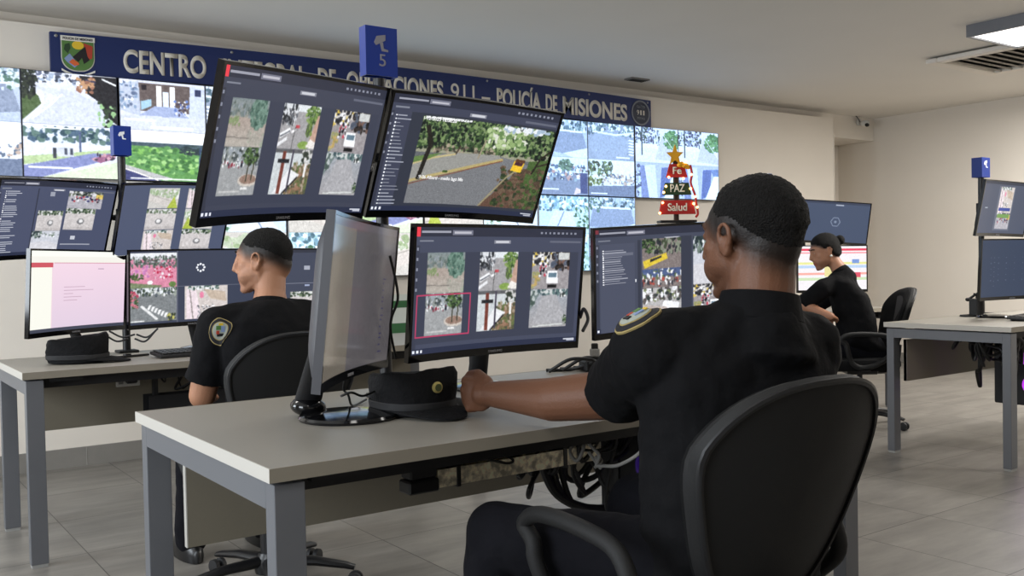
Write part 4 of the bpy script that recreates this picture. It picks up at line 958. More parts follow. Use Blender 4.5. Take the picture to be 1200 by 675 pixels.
def fist(mb, wrist, d, up, out, s=1.0):
    """closed left hand lying on its little finger side: d forward, up thumb side, out back of the hand"""
    W_ = V(wrist); pl = W_+d*.05*s
    Mh = Matrix((out, d, up)).transposed()
    mb.ell(pl, (.019*s, .052*s, .040*s), M=Mh, seg=20, rings=14)
    mb.ell(pl+d*.02*s, (.019*s, .036*s, .042*s), M=Mh, seg=20, rings=14)
    cone(mb, W_, W_+d*.03*s, .027*s, .028*s)
    for k, (h, L) in enumerate(((.032, .92), (.011, 1.0), (-.010, .95), (-.030, .80))):
        kn = W_+d*(.09-.006*abs(k-1))*s+up*h*s+out*.004*s
        p1 = kn+(d*.42-out*.85).normalized()*.038*L*s; p2 = p1+(-d*.75-out*.45).normalized()*.024*L*s; p3 = p2+(-d*.6+out*.7).normalized()*.018*L*s
        chain(mb, [W_+d*.045*s+up*h*.8*s, kn, p1, p2, p3], [.011*s, .0112*s, .0096*s, .0088*s, .008*s], 12)
    th = [W_+d*.02*s+up*.026*s-out*.006*s, W_+d*.05*s+up*.045*s-out*.016*s, W_+d*.082*s+up*.043*s-out*.030*s, W_+d*.1*s+up*.03*s-out*.042*s]
    chain(mb, th, [.016*s, .0125*s, .0108*s, .009*s], 12)
def open_hand(mb, wrist, d, up, side, s=1.0, curl=.5):
    """relaxed palm down hand: d forward, up out of the back of the hand, side towards the thumb"""
    W_ = V(wrist); Mh = Matrix((side, d, up)).transposed()
    mb.ell(W_+d*.05*s, (.040*s, .052*s, .016*s), M=Mh, seg=20, rings=14); cone(mb, W_, W_+d*.03*s, .024*s, .02*s)
    for k, (h, L) in enumerate(((.030, .92), (.010, 1.0), (-.010, .95), (-.029, .78))):
        kn = W_+d*(.088-.004*abs(k-1))*s+side*h*s
        a1 = (d-up*.25*curl*2).normalized(); a2 = (d-up*1.0*curl*2).normalized(); a3 = (d*.6-up*1.4*curl*2).normalized()
        p1 = kn+a1*.040*L*s; p2 = p1+a2*.026*L*s; p3 = p2+a3*.018*L*s
        chain(mb, [W_+d*.04*s+side*h*.8*s, kn, p1, p2, p3], [.011*s, .0108*s, .0094*s, .0086*s, .0076*s], 12)
    th = [W_+d*.015*s+side*.02*s, W_+d*.045*s+side*.046*s-up*.006*s, W_+d*.075*s+side*.056*s-up*.012*s, W_+d*.1*s+side*.052*s-up*.02*s]
    chain(mb, th, [.016*s, .0125*s, .0105*s, .009*s], 12)
def oval(c, u, v, hu, hv, N=32, e=.8):
    return [V(c)+u*hu*math.copysign(abs(math.cos(2*PI*k/N))**e, math.cos(2*PI*k/N))+v*hv*math.copysign(abs(math.sin(2*PI*k/N))**e, math.sin(2*PI*k/N)) for k in range(N)]
def torso(mb, rings, grow=0):
    """rings: (centre, facing degrees, half width, half depth)"""
    rg = []
    # resample for a smooth trunk
    K = len(rings)
    for i in range(K-1):
        for k in range(4 if i < K-2 else 5):
            u_ = k/4; a, b = rings[i], rings[i+1]; uu = u_
            c = V(a[0]).lerp(V(b[0]), uu); dg = a[1]+(b[1]-a[1])*uu; hw = a[2]+(b[2]-a[2])*uu; hd = a[3]+(b[3]-a[3])*uu
            u = V((math.sin(R(dg)), -math.cos(R(dg)), 0)); v = V((math.cos(R(dg)), math.sin(R(dg)), 0))
            rg.append(oval(c, u, v, hw+grow, hd+grow))
    mb.loft(rg)
def voxel(name, mb, vox, smooth_it, material, parent=None, fn=None, deci=None):
    me = mb.mesh(name+'_src'); o = bpy.data.objects.new(name+'_src', me); COL.objects.link(o)
    m = o.modifiers.new('r', 'REMESH'); m.mode = 'VOXEL'; m.voxel_size = vox; m.adaptivity = 0
    s = o.modifiers.new('s', 'SMOOTH'); s.factor = .5; s.iterations = smooth_it
    bpy.context.view_layer.update(); dg = bpy.context.evaluated_depsgraph_get()
    out = bpy.data.meshes.new_from_object(o.evaluated_get(dg)); bpy.data.objects.remove(o); bpy.data.meshes.remove(me)
    out.name = name; out.materials.clear(); out.materials.append(material)
    if fn: fn(out)
    out.polygons.foreach_set('use_smooth', [True]*len(out.polygons))
    ob = bpy.data.objects.new(name, out); COL.objects.link(ob)
    if parent: ob.parent = parent
    return ob
def coords(me):
    co = np.empty(len(me.vertices)*3); me.vertices.foreach_get('co', co); return co.reshape(-1, 3)
def local(co, C, M, s):
    Mi = np.array(M.transposed()); return ((co-np.array(C)) @ Mi.T)/s
def sm(x, a, b):
    t = np.clip((x-a)/(b-a), 0, 1); return t*t*(3-2*t)
def hairline(p, style):
    """height above which hair grows, for each head local point"""
    y = p[:, 1]
    if style == 'fade':
        xs = [-.13, -.10, -.07, -.04, -.015, .0, .02, .04, .055, .07, .09, .12]; zs = [-.035, -.028, -.01, .012, .034, .040, .038, .052, .068, .078, .082, .084]
    elif style == 'crew':
        xs = [-.13, -.10, -.07, -.04, -.015, .0, .02, .04, .055, .07, .09, .12]; zs = [-.02, -.008, .012, .030, .042, .046, .044, .052, .064, .075, .080, .082]
    else:
        xs = [-.13, -.10, -.07, -.04, -.02, .0, .03, .05, .07, .09, .12]; zs = [-.07, -.06, -.05, -.04, -.01, .03, .04, .055, .068, .072, .075]
    return np.interp(y, xs, zs)
def paint_skin(C, M, s, base, stub, style):
    def fn(me):
        co = coords(me); p = local(co, C, M, s); n = len(co); col = np.ones((n, 4)); b = np.array(lin(base)); col[:, :3] = b
        inh = (p[:, 2] > -.15) & (p[:, 2] < .2) & (abs(p[:, 0]) < .12) & (abs(p[:, 1]) < .15)
        h = p[:, 2]-hairline(p, style)
        k = sm(h, -.075 if style == 'fade' else -.06 if style == 'crew' else -.02, .004)*stub
        ear = (abs(p[:, 0]) > .0785) & (p[:, 2] < .036) & (p[:, 1] > -.026); k[ear] *= .0
        k[~inh] = 0
        # lips, beard shadow and nails keep their own colour
        lips = inh & (p[:, 1] > .085) & (abs(p[:, 0]) < .026) & (p[:, 2] < -.053) & (p[:, 2] > -.077)
        col[lips, :3] = b*np.array([.85, .55, .55])
        beard = inh & (p[:, 1] > .0) & (p[:, 2] < -.05) & ~lips; col[beard, :3] = b*np.array([.82, .82, .84])
        hc = np.array(lin((26, 19, 16)))
        col[:, :3] = col[:, :3]*(1-k[:, None])**2+hc*k[:, None]
        a = me.attributes.new('tone', 'FLOAT_COLOR', 'POINT'); a.data.foreach_set('color', col.ravel())
    return fn
def shell_from(body, C, M, s, test, name, material, parent, rough=.0, nf=160):
    """a closed skin of hair or cloth grown from part of the body: test(p) gives its thickness in metres (<=0 none)"""
    me = body.data; co = coords(me); p = local(co, C, M, s); t = test(p)
    nr = np.empty(len(co)*3); me.vertices.foreach_get('normal', nr); nr = nr.reshape(-1, 3)
    faces = [f.vertices[:] for f in me.polygons if all(t[i] > 0 for i in f.vertices)]
    used = sorted({i for f in faces for i in f}); ix = {v: k for k, v in enumerate(used)}
    edges = {}
    for f in faces:
        for a, b in zip(f, f[1:]+f[:1]): edges[(a, b)] = 1
    rim = [(a, b) for (a, b) in edges if (b, a) not in edges]
    N = len(used); vs = []
    for i in used:
        nz = mnoise.noise(V(co[i])*nf)*rough if rough else 0
        vs.append(V(co[i])+V(nr[i])*max(t[i]+nz*min(1, t[i]/.004), .0006))
    for i in used: vs.append(V(co[i])-V(nr[i])*.002)
    fs = [tuple(ix[v] for v in f) for f in faces]+[tuple(reversed([ix[v]+N for v in f])) for f in faces]
    fs += [(ix[b], ix[a], ix[a]+N, ix[b]+N) for a, b in rim]
    mb = MB(); mb.add(vs, fs); m2 = bpy.data.meshes.new(name); m2.from_pydata(mb.v, [], mb.f); m2.update()
    m2.polygons.foreach_set('use_smooth', [True]*len(m2.polygons)); m2.materials.append(material)
    o = bpy.data.objects.new(name, m2); COL.objects.link(o); o.parent = parent; return o
def eyes(body, C, M, s):
    white = mat('eye_white', (200, 195, 188), .25); iris = mat('eye_iris', (30, 20, 14), .15)
    for sx in (-1, 1):
        c = C+M @ (V((sx*.031, .0750, .014))*s)
        e = MB().ell(c, .0105*s, M=M).build('eye', white, body, smooth=True)
        MB().ell(c+M @ V((0, .0075*s, 0)), (.005*s, .0035*s, .005*s), M=M).build('iris', iris, e, smooth=True)
def brows(body, C, M, s):
    for sx in (-1, 1):
        pts = [C+M @ (V(q)*s) for q in ((sx*.012, .094, .036), (sx*.026, .090, .040), (sx*.044, .079, .036))]
        MB().tube(bez(pts, 4), [.0035*s]*9, 8).build('eyebrow', hairm, body, smooth=True)
def sleeve_patch(body, c, n, up, bv, s=1.0):
    """round embroidered arm badge"""
    n = V(n).normalized(); up = (V(up)-n*V(up).dot(n)).normalized(); r_ = up.cross(n).normalized()
    M = Matrix((r_, up, n)).transposed()
    def disc(name, rad, z, m, par, ax=1.25):
        prof = [(rad, -.002)]+[(rad*q, z) for q in (1, .95, .8, .65, .5, .35, .2, .05)]
        mb = MB(); mb.lathe(prof, (0, 0, 0), seg=36); vs = []
        for x, y, z_ in mb.v:
            h_, n_, _, _ = bv.find_nearest(V(c)+M @ V((x, y*ax, 0))); vs.append(tuple(h_+n_.lerp(n, .5).normalized()*z_))
        mb.v = vs
        return mb.build(name, m, par, smooth=True)
    a = disc('arm_badge', .042*s, .004, mat('badge_gold_thread', (160, 142, 92), .8), body)
    disc('badge_ring', .039*s, .0052, mat('badge_black_thread', (24, 24, 30), .8), a)
    disc('badge_inner_ring', .028*s, .0062, mat('badge_gold_thread'), a)
    disc('badge_centre', .0255*s, .0070, mat('badge_white_thread', (160, 165, 155), .8), a)
    for (x, y, w_, h_, m) in ((-.006, .008, .016, .014, mat('emblem_green')), (.008, .004, .012, .02, mat('emblem_blue')), (0, -.012, .022, .01, mat('badge_black_thread')), (.002, .016, .014, .008, mat('emblem_yellow')), (-.008, -.004, .01, .012, mat('emblem_red'))):
        h2, n2, _, _ = bv.find_nearest(V(c)+M @ V((x*s, y*s*1.2, 0)))
        MB().box(h2+n2*.0072, (w_*s, h_*s, .002), rot=M).build('stitching', m, a)

def person(label, cfg):
    C, M, s = V(cfg['head']), frames(None, cfg['face'], cfg.get('pitch', 0), cfg.get('roll', 0)), cfg.get('s', 1.0)
    vox = cfg['vox']; body = MB()
    head_parts(body, C, M, s); neck_parts(body, C, M, cfg['neck'], s, cfg.get('neck_r', .056))
    torso(body, cfg['torso'], -.014)
    L, Rr = cfg['armL'], cfg['armR']
    for arm in (L, Rr):
        p = arm['p']; r = arm['r']
        n0 = V(cfg['neck']).lerp(V(p[0]), .45); n0.z = min(n0.z, p[0][2]+.012)
        chain(body, [n0]+[V(q) for q in p], [r[0]*.85]+list(r))
        d = (V(p[-1])-V(p[-2])).normalized() if 'd' not in arm else V(arm['d']).normalized()
        up = V(arm.get('up', (0, 0, 1))); up = (up-d*up.dot(d)).normalized()
        if arm['hand'] == 'fist': fist(body, p[-1], d, up, V(arm['out']).normalized(), arm.get('hs', 1))
        else:
            side = d.cross(up)*arm.get('thumb', 1); open_hand(body, p[-1], d, up, side, arm.get('hs', 1), arm.get('curl', .3))
    for leg in (cfg['legL'], cfg['legR']):
        chain(body, [V(q) for q in leg], [.07, .055, .04])
        cone(body, leg[-1], V(leg[-1])+V((0, .1, -.03)), .03, .03)
    b = voxel('person', body, vox, cfg.get('smooth', 2), skinm, fn=paint_skin(C, M, s, cfg['skin'], cfg.get('stub', .8), cfg['style']))
    tag(b, label, 'person')
    # shirt
    sh = MB(); torso(sh, cfg['torso'], .0)
    for arm in (L, Rr):
        p = arm['p']; k = arm.get('sleeve', .62); a, e = V(p[0]), V(p[1])
        sh_in = V(cfg['neck']).lerp(a, .3); sh_in.z = min(sh_in.z, a.z+.03)
        cone(sh, sh_in, a, .062*s, arm.get('sr', .076)); cone(sh, a, a.lerp(e, k), arm.get('sr', .076), arm.get('se', .066))
        q = a.lerp(e, k); sh.tube([q-(e-a)*.12, q+(e-a).normalized()*.045], [arm.get('se', .066)*1.0, arm.get('se', .066)*1.07], 24)
    nb0 = V(cfg['neck']); nd0 = (C+M @ (V((0, -.028, -.03))*s)-nb0).normalized(); r0 = cfg.get('neck_r', .056)*s
    sh.tube([nb0-nd0*.13, nb0-nd0*.07, nb0-nd0*.02, nb0+nd0*.018], [r0*.8, r0*1.75, r0*1.5, r0*1.24], 24)
    shirt = voxel('shirt', sh, vox*1.25, 9, shirtm, b)
    wr = cfg.get('wrinkle', .006)
    co = coords(shirt.data); nr = np.empty(len(co)*3); shirt.data.vertices.foreach_get('normal', nr); nr = nr.reshape(-1, 3)
    dz = np.array([mnoise.noise(V((q[0]*9, q[1]*9, q[2]*16)))+.5*mnoise.noise(V(q)*30) for q in co])*wr
    shirt.data.vertices.foreach_set('co', (co+nr*dz[:, None]).ravel()); shirt.data.update()
    # collar
    nb = V(cfg['neck']); nd = (C+M @ V((0, -.028, -.03))-nb).normalized(); rr = cfg.get('neck_r', .056)*s
    u = V((1, 0, 0)); u = (u-nd*u.dot(nd)).normalized(); v = nd.cross(u)
    ch_ = cfg.get('collar', .045)
    rg = [oval(nb+nd*z, u, v, r_, r_, e=1) for z, r_ in ((-.010, rr*1.30), (-.002, rr*1.36), (ch_*.5, rr*1.25), (ch_, rr*1.16), (ch_, rr*1.10), (.0, rr*1.1))]
    MB().loft(rg, cap=False).build('collar', shirtm, b, smooth=True)
    # trousers
    tr = MB()
    hip = cfg['torso'][0]; torso(tr, [((hip[0][0], hip[0][1], hip[0][2]-.06), hip[1], hip[2]*.9, hip[3]*.95), (hip[0], hip[1], hip[2]*1.01, hip[3]*1.03), (cfg['torso'][1][0], cfg['torso'][1][1], cfg['torso'][1][2]*.6, cfg['torso'][1][3]*.6)])
    for leg in (cfg['legL'], cfg['legR']):
        a, k, f = [V(q) for q in leg]
        cone(tr, a, k, cfg.get('tr', .098), cfg.get('kr', .075)); cone(tr, k, f, cfg.get('kr', .075), .06)
    trs = voxel('trousers', tr, vox*1.4, 5, pantm, b)
    co = coords(trs.data); nr = np.empty(len(co)*3); trs.data.vertices.foreach_get('normal', nr); nr = nr.reshape(-1, 3)
    dz = np.array([mnoise.noise(V((q[0]*10, q[1]*10, q[2]*14)))+.5*mnoise.noise(V(q)*26) for q in co])*wr
    trs.data.vertices.foreach_set('co', (co+nr*dz[:, None]).ravel()); trs.data.update()
    for leg in (cfg['legL'], cfg['legR']):
        f = V(leg[2]); z = .0; d = V((math.cos(R(cfg['torso'][0][1])), math.sin(R(cfg['torso'][0][1])), 0)); u = V((d.y, -d.x, 0))
        Ms = Matrix((u, d, V((0, 0, 1)))).transposed(); q = V((f.x, f.y, 0))+d*.06
        rg = [[q+Ms @ V((x*.045*a, y*.14*a2, z)) for x, y in [(math.cos(2*PI*k/24), math.sin(2*PI*k/24)) for k in range(24)]] for a, a2, z in ((1, 1, .002), (1.05, 1.03, .02), (1, .98, .05), (.8, .7, .075), (.5, .4, .088))]
        MB().loft(rg).build('shoe', mat('black_leather', (18, 18, 19), .35), b, smooth=True)
    # hair
    st = cfg['style']
    if st in ('fade', 'crew'):
        top = cfg.get('hair_top', .014)
        def test(p):
            h = p[:, 2]-hairline(p, st)-.004
            t = np.where((h > 0) & ~((abs(p[:, 0]) > .079) & (p[:, 2] < .03)), .0008+top*(.55+.55*np.abs(p[:, 1]-.01)/.09)*sm(h, .0, .06), -1)
            return np.where((p[:, 2] < .2) & (abs(p[:, 0]) < .11) & (abs(p[:, 1]) < .14), t, -1)
        shell_from(b, C, M, s, test, 'hair', hairm, b, rough=cfg.get('hair_rough', .004))
    else:
        def test(p):
            y = p[:, 1]; zl = np.interp(y, [-.13, -.06, -.03, -.01, .0, .02, .05, .08], [-.07, -.06, -.035, .02, .03, .02, .055, .072])
            h = p[:, 2]-zl
            t = np.where((h > 0) & ~((abs(p[:, 0]) > .079) & (p[:, 2] < .03)), .003+.008*sm(h, 0, .03), -1)
            return np.where((p[:, 2] < .2) & (abs(p[:, 0]) < .11) & (abs(p[:, 1]) < .14), t, -1)
        h_ = shell_from(b, C, M, s, test, 'hair', hairm, b, rough=.002)
        bc = C+M @ V((0, -.128*s, .045*s))
        MB().ell(bc, (.036, .032, .034), M=M).build('hair_bun', hairm, h_, smooth=True)
        MB().tube([bc+M @ V((.024*math.cos(k*PI/6), .02, .024*math.sin(k*PI/6))) for k in range(12)], .006, 8, cyc=True).build('hair_tie', matteb, h_, smooth=True)
    eyes(b, C, M, s); brows(b, C, M, s)
    return b

from mathutils.bvhtree import BVHTree
def on_surface(person_, px, py, s_, push=0):
    sh = [c for c in person_.children if c.name.startswith('shirt')][0]
    bv = BVHTree.FromPolygons([v.co[:] for v in sh.data.vertices], [p_.vertices[:] for p_ in sh.data.polygons])
    d = (CF*FOC+CR*(px-600)-CU*(py-337.5)).normalized(); hit, nrm, _, _ = bv.ray_cast(C0, d)
    if hit and push: hit, nrm, _, _ = bv.find_nearest(hit+d*push+V((0, 0, push*.4)))
    if hit: sleeve_patch(person_, hit, nrm, (0, 0, 1), bv, s_)
# the man on the right, left forearm along the desk
H1 = at(879, 281, 1.9)
out1 = V((-.77, -.64, 0))
P1 = person('man in black uniform in the foreground, his left fist resting on the desk', dict(
    head=H1, face=94, pitch=-3, s=1.01, vox=.0042, smooth=2, style='fade', skin=(110, 73, 53), stub=.97, hair_top=.011, hair_rough=.003, neck=(1.475, 1.235, 1.005), neck_r=.064, collar=.05,
    torso=[((1.425, 1.275, .50), 84, .19, .125), ((1.425, 1.27, .62), 82, .185, .125), ((1.435, 1.275, .76), 78, .185, .125), ((1.45, 1.27, .88), 76, .205, .125), ((1.455, 1.265, .965), 75, .185, .10), ((1.465, 1.25, 1.02), 75, .10, .075), ((1.47, 1.24, 1.04), 75, .065, .06)],
    armL=dict(p=[(1.285, 1.335, .945), at(720, 462, 2.08), at(648, 468, 2.16), at(578, 462, 2.29)], r=[.062, .056, .050, .031], hand='fist', d=at(524, 463, 2.40)-at(578, 462, 2.29), up=(0, 0, 1), out=out1, hs=1.06, sleeve=.74, sr=.082, se=.071),
    armR=dict(p=[(1.595, 1.225, .94), (1.70, 1.36, .74), (1.66, 1.64, .80)], r=[.06, .048, .03], hand='open', d=(-.1, 1, -.05), hs=1.0, thumb=-1, sr=.078, se=.072),
    legL=[(1.34, 1.27, .53), (1.165, 1.70, .535), (1.16, 1.75, .08)], legR=[(1.52, 1.27, .53), (1.60, 1.72, .53), (1.62, 1.76, .08)], tr=.092, kr=.074, wrinkle=.007))
on_surface(P1, 748, 386, 1.05, .038)
# the man on the left
H2 = at(308, 306, 3.43)
P2 = person('man with a crew cut in black uniform seated at the left desk, in profile', dict(
    head=H2, face=139, pitch=-2, s=.98, vox=.0055, smooth=2, style='crew', skin=(170, 122, 94), stub=.97, hair_top=.0045, hair_rough=.002, neck=(1.272, 3.255, .985), neck_r=.054, collar=.03,
    torso=[((1.27, 3.24, .50), 90, .18, .12), ((1.27, 3.23, .62), 90, .165, .115), ((1.27, 3.225, .76), 92, .175, .12), ((1.27, 3.225, .87), 92, .20, .12), ((1.272, 3.235, .945), 92, .185, .10), ((1.272, 3.245, 1.0), 92, .10, .075), ((1.272, 3.25, 1.02), 92, .06, .055)],
    armL=dict(p=[(1.085, 3.255, .93), (1.045, 3.32, .69), (1.12, 3.56, .66)], r=[.056, .046, .029], hand='open', d=(.25, 1, -.12), thumb=1, sleeve=.62, sr=.072, se=.066),
    armR=dict(p=[(1.46, 3.225, .93), (1.53, 3.32, .70), (1.40, 3.56, .66)], r=[.056, .044, .029], hand='open', d=(-.35, 1, -.12), thumb=-1, sleeve=.62, sr=.072, se=.066),
    legL=[(1.17, 3.26, .53), (1.13, 3.70, .54), (1.12, 3.74, .08)], legR=[(1.37, 3.26, .53), (1.41, 3.70, .54), (1.42, 3.74, .08)], tr=.088, kr=.07))
on_surface(P2, 258, 387, 1.0)
# the woman at the far desk
H3 = at(966, 295, 6.4)
def w_(x, y, d): return at(x, y, d)
P3 = person('woman in black uniform with her hair in a bun, leaning on the far desk', dict(
    head=H3, face=148, pitch=-16, s=.97, vox=.009, smooth=1, style='bun', skin=(165, 118, 92), stub=.8, neck=w_(985, 318, 6.36), neck_r=.046, collar=.02,
    torso=[((5.66, 3.80, .50), 140, .165, .13), (w_(1006, 400, 6.35), 140, .155, .125), (w_(1002, 372, 6.37), 138, .16, .125), (w_(994, 346, 6.38), 136, .175, .12), (w_(984, 330, 6.38), 134, .165, .09), (w_(984, 322, 6.37), 134, .09, .07), (w_(985, 318, 6.36), 134, .055, .05)],
    armL=dict(p=[w_(965, 338, 6.28), w_(940, 357, 6.32), w_(974, 371, 6.18)], r=[.05, .038, .025], hand='open', d=(.5, .5, -.2), thumb=1, sleeve=.72, sr=.066, se=.058, hs=.9),
    armR=dict(p=[w_(990, 336, 6.55), w_(950, 362, 6.72), w_(925, 366, 6.9)], r=[.05, .038, .025], hand='open', d=(-.6, .8, -.1), thumb=-1, sleeve=.6, sr=.066, se=.058, hs=.9),
    legL=[(5.59, 3.74, .53), (5.30, 4.08, .53), (5.28, 4.1, .08)], legR=[(5.73, 3.87, .53), (5.47, 4.22, .53), (5.45, 4.25, .08)], tr=.085, kr=.066))
ear = H3+frames(None, 148, -16) @ V((-.086, -.004, -.03))
MB().ell(ear, .008).build('earring', mat('pearl_white', (230, 228, 220), .3), P3, smooth=True)

# ================================================================== SMALL THINGS
def cap(label, x, y, z, deg, s=1.0, badge=True):
    t = thing('uniform_cap', label, 'cap', (x, y, z), R(deg-90), 'black uniform caps')
    def ring(a, b, zz, cy=0, lean=0, N=40, e=.86):
        return [V((a*math.copysign(abs(math.cos(2*PI*k/N))**e, math.cos(2*PI*k/N)), cy+b*math.copysign(abs(math.sin(2*PI*k/N))**e, math.sin(2*PI*k/N)), zz+lean*math.sin(2*PI*k/N)))*s for k in range(N)]
    rg = [ring(.088, .10, .004), ring(.092, .105, .02), ring(.094, .108, .05, lean=.006), ring(.097, .105, .082, lean=.012), ring(.092, .098, .096, lean=.012), ring(.084, .090, .097, lean=.010), ring(.05, .055, .086, lean=.004), ring(.01, .01, .082)]
    c = MB().loft(rg)
    c.v = [tuple(V(q)*(1+.09*mnoise.noise(V(q)*17)*min(1, q[2]/.05))) for q in c.v]
    cr = c.build('crown', capm, t, smooth=True)
    # peak: a crescent that droops at its front
    n = 24; up = []; 
    for k in range(n+1):
        a = PI*(.10+.80*k/n)
        for j in range(5):
            q = j/4; rx = .088+(.012)*q; ry = .098+.09*q
            xx = rx*math.cos(a)*(1-.12*q); yy = ry*math.sin(a)
            up.append(V((xx, yy, .022-.016*q*math.sin(a)-.10*xx*xx*q))*s)
    fs = []
    for k in range(n):
        for j in range(4): a = k*5+j; fs.append((a, a+1, a+6, a+5))
    N = len(up); low = [q-V((0, 0, .004)) for q in up]
    fs2 = [tuple(reversed([i+N for i in f])) for f in fs]
    rim = [(k*5+4, (k+1)*5+4) for k in range(n)]
    fs3 = [(a, a+N, b+N, b) for a, b in rim]+[(b, b+N, a+N, a) for a, b in [(k*5, (k+1)*5) for k in range(n)]]
    fs3 += [(j+1, j, j+N, j+1+N) for j in range(4)]+[(n*5+j, n*5+j+1, n*5+j+1+N, n*5+j+N) for j in range(4)]
    MB().add(up+low, fs+fs2+fs3).build('peak', capm, t, smooth=True)
    MB().loft([ring(.0925, .1055, .016, e=.86), ring(.095, .108, .018), ring(.096, .109, .032), ring(.0945, .108, .034)], cap=False).build('band', mat('cap_band', (24, 24, 26), .8), cr, smooth=True)
    if badge:
        Mb = Matrix.Rotation(R(-90), 3, 'X')
        b = MB().lathe([(.014, -.002), (.014, .003), (.011, .005)], V((0, .1085, .068))*s, M=Mb, seg=24).build('badge', mat('badge_gold', (190, 176, 110), .4, metal=.5), cr, smooth=True)
        MB().lathe([(.009, .004), (.009, .0062)], V((0, .1085, .068))*s, M=Mb, seg=20).build('badge_centre', mat('badge_olive', (70, 80, 50), .5), b)
    return t
cap('black uniform cap with a round gold badge lying by the fist on the front desk', 1.205, 2.13, .7505, -88, 1.08)
cap('black uniform cap lying on the left desk under the pink screened monitor', .84, 4.30, .7505, -28, 1.12, badge=False)

def keyboard(label, x, y, z, deg, L=.44, key=blackp):
    t = thing('keyboard', label, 'keyboard', (x, y, z), R(deg), 'black keyboards')
    b = MB(); Mt = Matrix.Rotation(R(4), 3, 'X'); b.box((0, 0, .013), (L, .14, .014), rot=Mt, bev=.003); b.build('case', matteb, t)
    MB().box((0, .055, .006), (L*.8, .012, .012)).build('foot', matteb, t)
    rows = 5; cols = 17
    pitch = (L-.02)/cols
    for r_ in range(rows):
        k0 = 0
        while k0 < cols:
            wd = 1
            if r_ == 0 and k0 == 4: wd = 6
            cx = -L/2+.01+(k0+wd/2)*pitch; cy = -.052+r_*.0255
            MB().box(Mt @ V((cx, cy, 0))+V((0, 0, .0235)), (wd*pitch-.004, .020, .007), rot=Mt, bev=.001).build('key', key, t)
            k0 += wd
    return t
keyboard('black keyboard on the left desk beside the seated man', 1.36, 4.27, .7505, 4)
keyboard('black keyboard behind the forearm of the man in front', 1.93, 2.18, .7505, -6, key=mat('bluish_key', (34, 40, 62), .3))
keyboard('black keyboard below the dark monitor at the right edge', 5.62, 2.72, .7505, 10)

t = thing('computer_mouse', 'black computer mouse half hidden inside the fist on the front desk', 'mouse', (1.285, 2.085, .7505), R(35))
mb = MB(); rg = []
for q, (w_2, h_) in zip((-.058, -.05, -.03, 0, .03, .048, .055), ((.012, .01), (.024, .024), (.030, .034), (.031, .038), (.028, .032), (.02, .022), (.008, .01))):
    rg.append([V((w_2*math.cos(a), q, max(0, h_*math.sin(a)))) for a in [PI*k/12 for k in range(13)]])
mb.loft(rg, closed=True).build('shell', blackp, t, smooth=True)
MB().box((0, .03, .035), (.006, .02, .008), bev=.002).build('wheel', matteb, t)

p = onz(152, 418, .75)
t = thing('mobile_phone', 'dark mobile phone lying on the left desk beside the cap', 'phone', (p.x, p.y, .7505), R(15))
MB().box((0, 0, .005), (.15, .075, .009), bev=.003).build('body', blackp, t)
MB().box((0, 0, .0098), (.138, .066, .0008)).build('glass', glossb, t)

# wall socket plate on the left desk panel
t = thing('socket_plate', 'white double socket plate with a black plug, under the left desk', 'socket', (1.105, 4.5905, .626))
MB().box((0, -.005, 0), (.105, .010, .05), bev=.003).build('plate', trimw, t)
MB().box((.012, -.022, .002), (.05, .03, .026), bev=.006).build('plug', matteb, t)
MB().box((-.032, -.0108, 0), (.02, .002, .026)).build('socket', mat('socket_grey', (120, 120, 120), .5), t)

# cable trays
t = thing('cable_tray', 'galvanised cable tray slung under the front desk, with a black end', 'cable tray', (1.43, 2.03, .60))
f = MB(); f.box((.03, -.025, .0), (.52, .002, .044)); f.build('front_side', galv, t)
MB().box((.03, .0, -.021), (.52, .05, .002)).build('bottom', galv, t)
MB().box((.03, .025, .0), (.52, .002, .044)).build('rear_side', galv, t)
MB().box((-.27, -.004, -.012), (.085, .055, .032), bev=.004).build('power_strip_end', blackp, t)
MB().box((-.27, -.004, .02), (.075, .05, .026), bev=.004).build('plug_block', matteb, t)
for x in (-.17, .17): MB().box((x, -.0, .0), (.012, .058, .054), bev=.001).build('strap', blackp, t)
for x in (-.2, .25): MB().box((x, 0, .072), (.02, .03, .09)).build('hanger', matteb, t)
t = thing('power_strip', 'black power strip with plugs above the galvanised cable tray', 'power strip', (1.44, 2.03, .642))
MB().box((0, 0, .0), (.48, .045, .026), bev=.004).build('body', blackp, t)
for k in range(7): MB().box((-.2+k*.065, -.004, .022), (.036, .034, .03), bev=.005).build('plug', matteb, t)
t = thing('cable_tray', 'black cable tray hanging under the left desk', 'cable tray', (1.48, 4.42, .53))
f = MB(); f.box((0, -.05, .0), (.68, .004, .085)); f.build('front_side', matteb, t)
MB().box((0, 0, -.042), (.68, .1, .004)).build('bottom', matteb, t)
MB().box((0, .05, 0), (.68, .004, .085)).build('rear_side', matteb, t)
MB().lathe([(.03, -.002), (.035, .0), (.03, .004)], (-.12, -.054, .0), M=Matrix.Rotation(R(90), 3, 'X'), seg=20).build('cap_disc', blackp, t)
for x in (-.3, .3): MB().box((x, .0, .115), (.02, .03, .15)).build('hanger', matteb, t)

